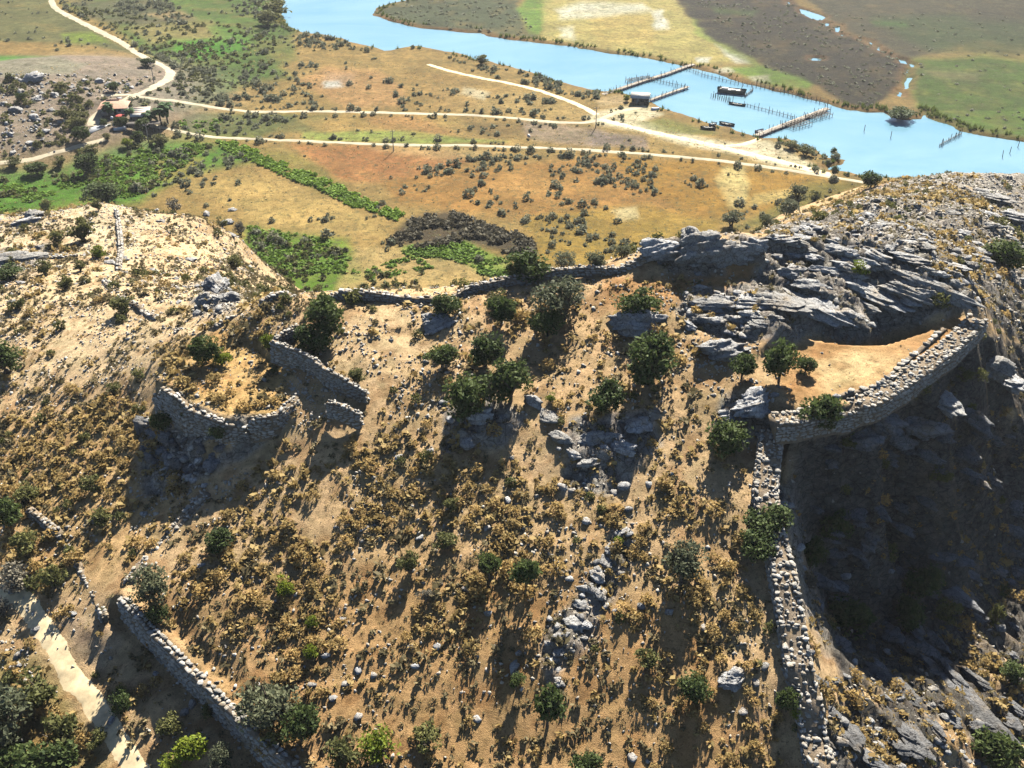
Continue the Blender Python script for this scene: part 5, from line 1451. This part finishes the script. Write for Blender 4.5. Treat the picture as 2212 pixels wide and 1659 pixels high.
def fish_fence(label, l, step=1.6, rail=True, dbl=False):
    X, Y, A = line_pts(l, step)
    e = tag(empty('fish_fence', (X[0], Y[0], WATER_Z)), label, 'fence', 'fish weir fences', 'thing')
    for row in range(2 if dbl else 1):
        for i in range(len(X)):
            o = link('post', random.choice(POST), e, (X[i] - X[0] - math.sin(A[i]) * row * 1.6 + random.uniform(-.15, .15), Y[i] - Y[0] + math.cos(A[i]) * row * 1.6 + random.uniform(-.15, .15), -1.6), (random.uniform(-.08, .08), random.uniform(-.08, .08), 0))
    if rail:
        V, F = tube([[X[i] - X[0], Y[i] - Y[0], .75 + random.uniform(-.08, .08)] for i in range(len(X))], [.07] * len(X), 5)
        link('rail', np_mesh('rail', V, F, [M['wood']]), e)
        # wattle below the rail
        parts = []
        for i in range(len(X) - 1):
            for k in range(3):
                f = (k + .5) / 3
                x_, y_ = X[i] * (1 - f) + X[i + 1] * f, Y[i] * (1 - f) + Y[i + 1] * f
                parts.append(box((x_ - X[0], y_ - Y[0], .05), (.05, .05, 1.2)))
        jb('wattle', parts, M['darkwood'], e)
    return e
def jetty(label, l, width=1.6, z=1.0, rail=True):
    X, Y, A = line_pts(l, 2.2)
    o0 = np.array([X[0], Y[0], 0])
    e = tag(empty('jetty', (X[0], Y[0], WATER_Z)), label, 'jetty', 'fish weir jetties', 'thing')
    dx, dy, da = line_pts(l, .42)
    parts = [box((dx[i] - X[0], dy[i] - Y[0], z - WATER_Z + random.uniform(-.03, .03)), (.36, width * random.uniform(.9, 1.1), .08), da[i] + random.uniform(-.06, .06)) for i in range(len(dx))]
    jb('deck', parts, M['wood'], e)
    for s in (-1, 1):
        parts = [box(((X[i] + X[i + 1]) / 2 - X[0] - math.sin(A[i]) * s * width * .42, (Y[i] + Y[i + 1]) / 2 - Y[0] + math.cos(A[i]) * s * width * .42, z - WATER_Z - .14), (2.25, .12, .16), A[i]) for i in range(len(X) - 1)]
        jb('beam', parts, M['darkwood'], e)
        for i in range(len(X)):
            link('post', POST[(i + s) % 3], e, (X[i] - X[0] - math.sin(A[i]) * s * width * .5, Y[i] - Y[0] + math.cos(A[i]) * s * width * .5, -1.6 - .2 * random.random()), (random.uniform(-.05, .05), random.uniform(-.05, .05), 0))
    if rail:
        V, F = tube([[X[i] - X[0] + math.sin(A[i]) * width * .5, Y[i] - Y[0] - math.cos(A[i]) * width * .5, 1.55] for i in range(len(X))], [.05] * len(X), 5)
        link('rail', np_mesh('rail', V, F, [M['wood']]), e)
    return e
def rack(label, px, py, lx, ly, ang):
    c = PW([(px, py)], WATER_Z)[0]
    e = tag(empty('drying_rack', (c[0], c[1], WATER_Z), (0, 0, math.radians(ang))), label, 'rack', None, 'thing')
    nx = int(lx / 1.5)
    for i in range(nx + 1):
        for j in (0, .5, 1):
            link('post', POST[(i + int(j * 2)) % 3], e, (i * lx / nx - lx / 2, j * ly - ly / 2, -1.7), (random.uniform(-.06, .06), random.uniform(-.06, .06), 0))
        jb('beam', [box((i * lx / nx - lx / 2, 0, .85), (.16, ly, .12), random.uniform(-.04, .04))], M['wood'], e)
    for j in (-.5, -.25, 0, .25, .5):
        V, F = tube([[-lx / 2, j * ly, .98], [0, j * ly + random.uniform(-.1, .1), 1.0], [lx / 2, j * ly, .98]], [.07] * 3, 5)
        link('rail', np_mesh('rail', V, F, [M['wood']]), e)
jetty('pale plank jetty upstream of the river hut, reaching the far bank', [(1303,208),(1384,180),(1440,163),(1486,146),(1500,143)], 1.9)
jetty('short plank jetty starting at the river hut', [(1402,221),(1440,207),(1487,191)], 1.3)
jetty('long plank jetty with fishing racks downstream of the river hut', [(1634,297),(1690,275),(1740,256),(1788,238)], 2.2)
rack('pole rack beside the upstream jetty', 1380, 175, 10, 3, 28)
rack('pole rack beside the downstream jetty, its inner half', 1722, 272, 9, 5, 34)
rack('pole rack beside the downstream jetty, its outer half', 1768, 254, 9, 4, 34)
fish_fence('stake fence linking the upstream jetty to the short jetty', [(1400,174),(1440,182),(1488,192)], 1.3)
fish_fence('long stake fence following the far bank', [(1484,152),(1527,167),(1589,182),(1653,191),(1717,208),(1790,228)], 1.7)
fish_fence('double row of tall stakes near the barge', [(1536,211),(1556,216),(1576,222)], .9, False, True)
fish_fence('stake fence from the punt to the downstream jetty', [(1606,228),(1660,242),(1722,259)], 1.5)
fish_fence('short stake fence at the stern of the barge', [(1609,210),(1618,203),(1627,196)], 1.0)
fish_fence('loose row of stakes standing alone in midstream', [(2029,317),(2052,304),(2077,291)], 1.2)
for a, b_ in ((1866,284),(1924,298),(2166,340),(2181,331),(2198,318)):
    c = PW([(a, b_)], WATER_Z)[0]
    tag(link('mooring_post', POST[2], None, (c[0], c[1], -1.2), (random.uniform(-.1, .1), random.uniform(-.1, .1), 0)), 'single mooring post standing in the open river', 'post', 'mooring posts')
def hull_mesh(name, L, Wd, H, m, flat_bow=False):
    st = 11; V = []; prof = [(-1, 1), (-.86, .35), (-.5, 0), (0, -.05), (.5, 0), (.86, .35), (1, 1)]
    for i in range(st):
        t = i / (st - 1) * 2 - 1
        wf = (1 - abs(t) ** (6 if flat_bow else 2.6)) ** .7 if abs(t) < 1 else .02
        wf = max(wf, .35 if flat_bow else .03)
        sh = .25 * t * t
        for a, b_ in prof: V.append([t * L / 2 * (1 - .06 * (1 - b_)), a * wf * Wd / 2, b_ * H * (1 + sh) ])
    F = grid_faces(7, st)
    dk = []
    n0 = len(V)
    for i in range(st):
        a = np.array(V[i * 7]); b_ = np.array(V[i * 7 + 6])
        V.append([a[0], a[1] * .9, a[2] - H * .3]); V.append([b_[0], b_[1] * .9, b_[2] - H * .3])
    F2 = []
    for i in range(st - 1):
        F2.append([n0 + 2 * i, n0 + 2 * i + 1, n0 + 2 * i + 3, n0 + 2 * i + 2])
        F2.append([i * 7, n0 + 2 * i, n0 + 2 * i + 2, (i + 1) * 7]); F2.append([i * 7 + 6, (i + 1) * 7 + 6, n0 + 2 * i + 3, n0 + 2 * i + 1])
    F = np.concatenate([F, np.array(F2), np.array([[0, 1, 5, 6], [1, 2, 4, 5], [st * 7 - 7, st * 7 - 1, st * 7 - 2, st * 7 - 6], [st * 7 - 6, st * 7 - 2, st * 7 - 3, st * 7 - 5]])])
    return np_mesh(name, np.array(V), F, [m], False)
def boat(label, px, py, L, Wd, H, ang, hull='hull', deck='wood', z=None, flat=False, seats=3, name='rowing_boat', flip=False):
    c = PW([(px, py)], WATER_Z)[0]
    zz = (WATER_Z - H * .3) if z is None else float(plainz(*c)) + z
    e = tag(empty(name, (c[0], c[1], zz), (math.pi if flip else 0, 0, math.radians(ang))), label, 'boat', None, 'thing')
    link('hull', hull_mesh('hull', L, Wd, H, M[hull], flat), e)
    if not flip:
        for k in range(seats):
            x = (k - (seats - 1) / 2) * L / (seats + 1.5)
            jb('thwart', [box((x, 0, H * .86), (L * .05, Wd * .82, .06))], M[deck], e)
    return e
b1 = boat('black wooden barge with pale deck moored among the stakes', 1580, 201, 10.5, 3.6, 1.9, -20, 'hull', 'wood', None, True, 0, 'barge')
jb('deck', [box((-.6, 0, 1.72), (7.6, 2.9, .1)), box((-2.6, .3, 1.95), (2.4, 1.4, .4)), box((.6, -.2, 1.9), (1.8, 1.2, .3))], M['tin'], b1)
jb('gunwale', [box((0, 1.62, 1.95), (9.0, .16, .22)), box((0, -1.62, 1.95), (9.0, .16, .22))], M['hull'], b1)
V, F = tube([[3.0, 0, 1.6], [4.2, .3, 4.6]], [.1, .06], 6); link('boom', np_mesh('boom', V, F, [M['darkwood']]), b1)
V, F = tube([[-4.2, 0, 1.6], [-4.2, 0, 3.0]], [.12, .1], 6); link('bollard', np_mesh('bollard', V, F, [M['darkwood']]), b1)
boat('long dark punt tied to the middle stake fence', 1592, 227, 6.4, 1.5, .8, -30, 'hull', 'wood')
boat('dark covered boat moored at the landing bank', 1570, 270, 5.6, 1.9, .9, -32, 'hull', 'darkwood', None, False, 2)
boat('light blue rowing boat pulled up on the landing bank', 1539, 275, 3.4, 1.4, .6, 25, 'bluehull', 'wood', .1)
boat('dark boat lying on the sand of the landing', 1529, 283, 5.2, 1.5, .7, -12, 'hull', 'wood', .05)
boat('white boat turned over beside the river hut', 1415, 241, 3.2, 1.5, .7, 10, 'white', 'wood', .7, False, 0, 'rowing_boat', True)
b2 = boat('white motor boat at the shore end of the downstream jetty', 1640, 286, 4.2, 1.7, .9, 40, 'white', 'darkwood')
jb('outboard_motor', [box((-2.0, 0, 1.0), (.4, .4, .9))], M['dark'], b2)

def gable(e, cx, cy, L, Wd, z0, rise, over, m, name='roof', th=.14):
    V = []
    for x in (-L / 2 - over, L / 2 + over):
        for y, z in ((-Wd / 2 - over, z0 - .25), (0, z0 + rise), (Wd / 2 + over, z0 - .25)):
            V.append([cx + x, cy + y, z]); V.append([cx + x, cy + y, z - th])
    f = [[0, 6, 8, 2], [2, 8, 10, 4], [1, 3, 9, 7], [3, 5, 11, 9], [0, 1, 7, 6], [4, 10, 11, 5], [0, 2, 3, 1], [2, 4, 5, 3], [6, 7, 9, 8], [8, 9, 11, 10]]
    return link(name, np_mesh(name, np.array(V, float), np.array(f), [m]), e)
# river hut
c = PW([(1383,222)])[0]
e = tag(empty('hut', (c[0], c[1], float(plainz(*c)) - .05), (0, 0, math.radians(-12))), 'small plank hut with a pale pitched roof on the river bank', 'hut', None, 'thing')
jb('wall', [box((0, 0, 1.2), (5.8, 4.2, 2.6))], M['darkwood'], e)
V = np.array([[x, y, z] for x in (-2.9, 2.9) for y, z in ((-2.1, 2.5), (0, 3.6), (2.1, 2.5))]); link('gable_end', np_mesh('gable_end', V, np.array([[0, 1, 2], [3, 5, 4]]), [M['white']]), e)
gable(e, 0, 0, 5.8, 4.2, 2.6, 1.15, .45, M['tin'])
d_ = jb('door', [box((-.8, -2.13, 1.0), (.9, .06, 1.9))], M['wood'], e); jb('handle', [box((-.5, -2.19, 1.0), (.05, .06, .2))], M['dark'], d_)
for xx in (1.2, 2.2): jb('window', [box((xx, -2.13, 1.5), (.7, .06, .7))], M['dark'], e)
jb('porch_post', [box((3.2, -1.9, 1.1), (.14, .14, 2.2))], M['wood'], e); jb('porch_post', [box((3.2, 1.9, 1.1), (.14, .14, 2.2))], M['wood'], e)
# roadside restaurant
c = PW([(256,276)])[0]; zb = float(gz(*c))
e = tag(empty('restaurant', (c[0], c[1], zb - .1), (0, 0, math.radians(8))), 'tile roofed roadside restaurant at the road junction', 'building', None, 'thing'); e.scale = (.78, .78, .85)
jb('wall', [box((0, 0, 1.4), (9.5, 7.5, 3.0))], M['palewall'], e)
V = np.array([[-6, -5, 2.7], [6, -5, 2.7], [6, 5, 2.7], [-6, 5, 2.7], [-2.6, 0, 4.9], [2.6, 0, 4.9]], float)
rf_ = link('roof', np_mesh('roof', V, [np.array([[0, 1, 5, 4], [2, 3, 4, 5]]), np.array([[1, 2, 5], [3, 0, 4]])], [M['tile']]), e)
jb('ridge_cap', [box((0, 0, 4.95), (5.4, .35, .16))], M['tile'], rf_)
for xx in (-3.4, -1.2, 2.6): w_ = jb('window', [box((xx, -3.77, 1.6), (1.1, .06, 1.0))], M['dark'], e); jb('sill', [box((xx, -3.84, 1.05), (1.3, .16, .1))], M['white'], w_)
jb('door', [box((.8, -3.77, 1.2), (1.1, .06, 2.1))], M['darkwood'], e)
for xx in (-5.4, -1.8, 1.8, 5.4): jb('porch_post', [box((xx, -4.7, 1.3), (.18, .18, 2.8))], M['wood'], e)
c = PW([(312,283)])[0]
e = tag(empty('awning_shed', (c[0], c[1], float(gz(*c)) - .05), (0, 0, math.radians(10))), 'open shed with rows of faded awnings beside the restaurant', 'shed', None, 'thing'); e.scale = (.75, .75, .8)
for k in range(4):
    gable(e, 0, k * 3.0 - 4.5, 7.5, 2.9, 2.7, .7, .05, M['awning'] if k % 2 else M['tin'], 'awning', .06)
    for xx in (-3.6, 0, 3.6):
        jb('post', [box((xx, k * 3.0 - 4.5 - 1.4, 1.25), (.12, .12, 2.5))], M['wood'], e)
c = PW([(316,301)])[0]
e = tag(empty('pergola', (c[0], c[1], float(gz(*c)) - .05), (0, 0, math.radians(9))), 'long shaded pergola in front of the awnings', 'pergola', None, 'thing')
for xx in np.linspace(-5, 5, 6):
    for yy in (-1.6, 1.6): jb('post', [box((xx, yy, 1.2), (.12, .12, 2.4))], M['wood'], e)
    jb('beam', [box((xx, 0, 2.45), (.12, 3.8, .12))], M['wood'], e)
jb('roof', [box((0, 0, 2.58), (10.4, 3.6, .08))], M['darkwood'], e)
c = PW([(214,302)])[0]
tag(jb('forecourt', [box((c[0], c[1], float(gz(*c)) + .02), (5.5, 17, .12), -.35)], M['concrete']), 'grey concrete forecourt beside the restaurant', kind='structure')
c = PW([(263,306)])[0]
tag(jb('low_wall', [box((c[0], c[1], float(gz(*c)) + .5), (3.4, .3, 1.1), .5), box((c[0] + 1.2, c[1] + 1.4, float(gz(*c)) + .5), (.3, 3.2, 1.1), .5)], M['white']), 'white low wall corner in front of the restaurant', 'wall', None, 'thing')
c = PW([(268,292)])[0]
e = tag(empty('parasol', (c[0], c[1], float(gz(*c))),), 'red parasol in the shade of the restaurant front', 'parasol', None, 'thing')
V, F = tube([[0, 0, 0], [0, 0, 2.4]], [.04, .04], 6); link('pole', np_mesh('pole', V, F, [M['wood']]), e)
V = np.array([[0, 0, 2.6]] + [[1.5 * math.cos(k * math.pi / 4), 1.5 * math.sin(k * math.pi / 4), 2.05] for k in range(8)]); link('canopy', np_mesh('canopy', V, np.array([[0, k + 1, (k + 1) % 8 + 1] for k in range(8)]), [M['red']]), e)
c = PW([(252,306)])[0]
e = tag(empty('street_lamp', (c[0], c[1], float(gz(*c)))), 'lamp post with a white globe before the restaurant', 'lamp', None, 'thing')
V, F = tube([[0, 0, 0], [0, 0, 3.6]], [.07, .05], 6); link('pole', np_mesh('pole', V, F, [M['concrete']]), e)
bm = bmesh.new(); bmesh.ops.create_icosphere(bm, subdivisions=2, radius=.45); me = bpy.data.meshes.new('globe'); bm.to_mesh(me); bm.free(); me.materials.append(M['white']); link('globe', me, e, (0, 0, 3.9))
for a, b_, h in ((333,180,7.5),(850,327,7.0),(1287,275,7.0),(321,307,6.0)):
    c = cast_path([(a, b_)])[0]
    lab = {333: 'utility pole inside the bend of the dirt road', 850: 'utility pole beside the white road among tan grass', 1287: 'utility pole at the fork near the river hut', 321: 'utility pole in front of the pergola'}[a]
    e = tag(empty('utility_pole', (c[0], c[1], float(gz(*c)) - .1)), lab, 'pole', None, 'thing')
    V, F = tube([[0, 0, 0], [0, 0, h]], [.16, .1], 7); link('pole', np_mesh('pole', V, F, [M['wood']]), e)
    jb('crossarm', [box((0, 0, h - .5), (1.6, .12, .12), .4)], M['wood'], e)
    for k in (-.65, 0, .65): jb('insulator', [box((k * math.cos(.4), k * math.sin(.4), h - .35), (.1, .1, .2))], M['white'], e)
# palms
def frond_parts(seed, n=26, R=2.3):
    rng = np.random.default_rng(seed); parts = []
    for k in range(n):
        a = k * 2.4 + rng.normal() * .2; el = rng.uniform(-.5, 1.1)
        p = [np.array([0, 0, 0.0])]
        for j in range(1, 6):
            t = j / 5; r = R * t * math.cos(el * (1 - .3 * t)); z = R * t * math.sin(el) - 1.3 * t * t
            p.append(np.array([r * math.cos(a), r * math.sin(a), z]))
        sd = np.array([-math.sin(a), math.cos(a), 0])
        for j in range(5):
            w0 = .16 + .5 * math.sin(math.pi * (j + .4) / 6); w1 = .16 + .5 * math.sin(math.pi * (j + 1.4) / 6)
            for s_ in (-1, 1):
                parts.append((np.array([p[j], p[j + 1], p[j + 1] + sd * s_ * w1 - [0, 0, .25 * w1], p[j] + sd * s_ * w0 - [0, 0, .25 * w0]]), np.array([[0, 1, 2, 3]])))
    return parts
PALM = [np_mesh('fronds', *join(frond_parts(900 + i)), [M['palmleaf']]) for i in range(3)]
for k, (a, b_, h, sc_, lab) in enumerate(((243,284,4.0,1.0,'palm in front of the restaurant roof'),(289,288,3.4,.85,'short palm between the restaurant and the awnings'),(331,290,3.6,1.25,'bushy palm at the end of the awnings'),(352,288,5.2,1.1,'palm behind the pergola end, the middle of three'),(366,284,6.0,1.25,'tallest palm beside the dirt road'))):
    c = PW([(a, b_)])[0]
    e = tag(empty('palm_tree', (c[0], c[1], float(gz(*c)) - .1), (0, 0, k)), lab, 'palm', None, 'thing')
    V, F = tube([[0, 0, 0], [.1, 0, h * .5], [0, .1, h]], [.3, .24, .22], 8); link('trunk', np_mesh('trunk', V, F, [M['bark']], True), e)
    link('fronds', PALM[k % 3], e, (0, .1, h), scale=sc_)
# trees round the restaurant and on the knoll
PLANTS.clear()
T(225,262,16,.9,'oak','small dark tree at the road corner of the restaurant'); T(310,268,30,.8,'oak','dark tree behind the awnings'); T(345,298,44,.6,'maquis','dark bushes under the palms','bush')
T(262,262,26,.8,'oak','dark tree leaning over the back of the restaurant roof'); T(300,292,24,.9,'oak','dark tree in front of the awnings'); T(232,292,18,.9,'maquis','bush at the restaurant corner','bush'); T(275,305,22,.9,'lime','light green bush in front of the restaurant','bush'); T(195,350,46,.9,'oak','large dark tree beside the pale lane'); T(80,362,40,.6,'oak','dark bush along the pale lane','bush'); T(222,412,70,.55,'oak','broad dark thicket at the foot of the bare hump','bush')
T(140,240,34,.8,'maquis','olive tree on the side of the roadside knoll','tree'); T(175,255,34,.7,'maquis','bush on the roadside knoll above the road corner','bush'); T(180,285,34,.8,'oak','dark bush opposite the restaurant','bush'); T(48,208,18,1.1,'oak','small dark tree on the roadside knoll')
T(245,185,24,.8,'oak','dark bush near the top of the roadside knoll','bush'); T(200,320,34,.8,'maquis','bush behind the concrete forecourt','bush'); T(130,345,30,.7,'maquis','bush between the lane and the knoll','bush'); T(30,345,40,.5,'maquis','flat bush at the foot of the roadside knoll','bush')
T(320,132,26,.7,'oak','dark bush beside the bridge of the dirt road','bush'); T(590,10,70,.5,'reed' if False else 'maquis','tall green thicket on the river bank upstream','bush'); T(580,35,50,.6,'maquis','lower thicket on the river bank upstream','bush')
T(1040,124,26,.8,'maquis','green bush on the near river bank','bush'); T(1353,210,16,.9,'lime','bright green tree beside the river hut','tree'); T(1740,322,34,.6,'maquis','scrub on the shore spit','bush'); T(1800,326,14,1.4,'oak','narrow dark bush at the end of the shore spit','bush')
T(1710,310,34,.5,'maquis','scrub beside the downstream jetty','bush'); T(1945,243,60,.35,'oak','dark reed island at the mouth of the creek','bush')
build_plants()
def dens_k(x, y, z, u, v):
    return zone_d(u, v, [([(0,165),(330,165),(290,225),(200,275),(210,330),(0,360)], .2), ([(0,330),(230,330),(250,400),(0,420)], .22)]) * sstep(.35, .6, fbm(x * .06, y * .06, 801, 3)) * 2 * road_clear(x, y, 4.0)
x, y, z, u, v, d = scatter(16000, (-330, -60), (230, 470), dens_k)
s = np.clip(np.exp(RNG.normal(.5, .4, len(x))), .7, 4)
things_and_mass('knoll_bush', 'olive green bush on the rocky roadside knoll', 'bush', 'bushes of the roadside knoll', [bush_proto(810 + i, 100, .18) for i in range(4)], [bush_proto(820 + i, 20, .36) for i in range(4)], M['maquis'], x, y, z - .05, s, s * .8, 200, 'knoll_scrub', 'olive scrub over the rocky roadside knoll')
x, y, z, u, v, d = scatter(30000, (-330, -60), (230, 470), lambda x, y, z, u, v: .4 * zone_d(u, v, [([(0,160),(330,160),(260,215),(150,215),(120,330),(0,350)], 1)]))
s = np.clip(np.exp(RNG.normal(-.1, .5, len(x))), .3, 2.5)
V, F = merge_instances(PEB, x, y, z + s * .1, s, RNG.uniform(0, 6.28, len(x)), s * .7, RNG.integers(0, 6, len(x)))
tag(link('knoll_rubble', np_mesh('knoll_rubble', V, F, [M['rock']])), 'grey rubble over the rocky roadside knoll', kind='stuff')
# cow grazing beside the white road
c = PW([(1142,299)])[0]
me = bpy.data.meshes.new('cow')
vs = [(0, 0, 1.05), (.55, 0, 1.08), (-.6, 0, 1.12), (-.85, 0, 1.2), (-1.15, 0, .95), (-1.35, 0, .62), (.8, 0, 1.05), (.9, 0, .6)]
ed = [(0, 1), (0, 2), (2, 3), (3, 4), (4, 5), (1, 6), (6, 7)]
rad = [.36, .34, .32, .2, .15, .1, .12, .03]
for xx, fr in ((-.6, 2), (.6, 1)):
    for yy in (-.2, .2):
        k = len(vs); bend = .06 if fr == 1 else -.03
        vs += [(xx, yy, .75), (xx + bend, yy, .42), (xx, yy, .03)]; ed += [(fr, k), (k, k + 1), (k + 1, k + 2)]; rad += [.14, .08, .06]
me.from_pydata(vs, ed, [])
o = bpy.data.objects.new('cow', me); COL.objects.link(o)
md = o.modifiers.new('skin', 'SKIN'); o.modifiers.new('sub', 'SUBSURF').levels = 1
if not me.skin_vertices: bpy.context.view_layer.objects.active = o; 
sv_ = me.skin_vertices[0].data if me.skin_vertices else None
if sv_:
    for i, r_ in enumerate(rad): sv_[i].radius = (r_, r_)
    sv_[0].use_root = True
me.materials.append(M['hide'])
o.location = (c[0], c[1], float(plainz(*c))); o.rotation_euler = (0, 0, 1.9)
tag(o, 'white cow grazing beside the white road', 'cow', None, 'thing')

# thin summer haze over the valley
hz_m = bpy.data.materials.new('thin_haze'); hz_m.use_nodes = True
nt = hz_m.node_tree; nt.nodes.remove(nt.nodes['Principled BSDF'])
pv_ = nn(nt, 'ShaderNodeVolumePrincipled'); pv_.inputs['Color'].default_value = (0.95, 0.97, 1.0, 1); pv_.inputs['Density'].default_value = 0.00008; pv_.inputs['Anisotropy'].default_value = 0.2
nt.links.new(pv_.outputs[0], nt.nodes['Material Output'].inputs['Volume'])
V, F = box((0, 2500, 55), (13000, 12500, 130))
tag(link('haze', np_mesh('haze', V, F, [hz_m])), 'thin pale haze over the whole valley', kind='stuff')
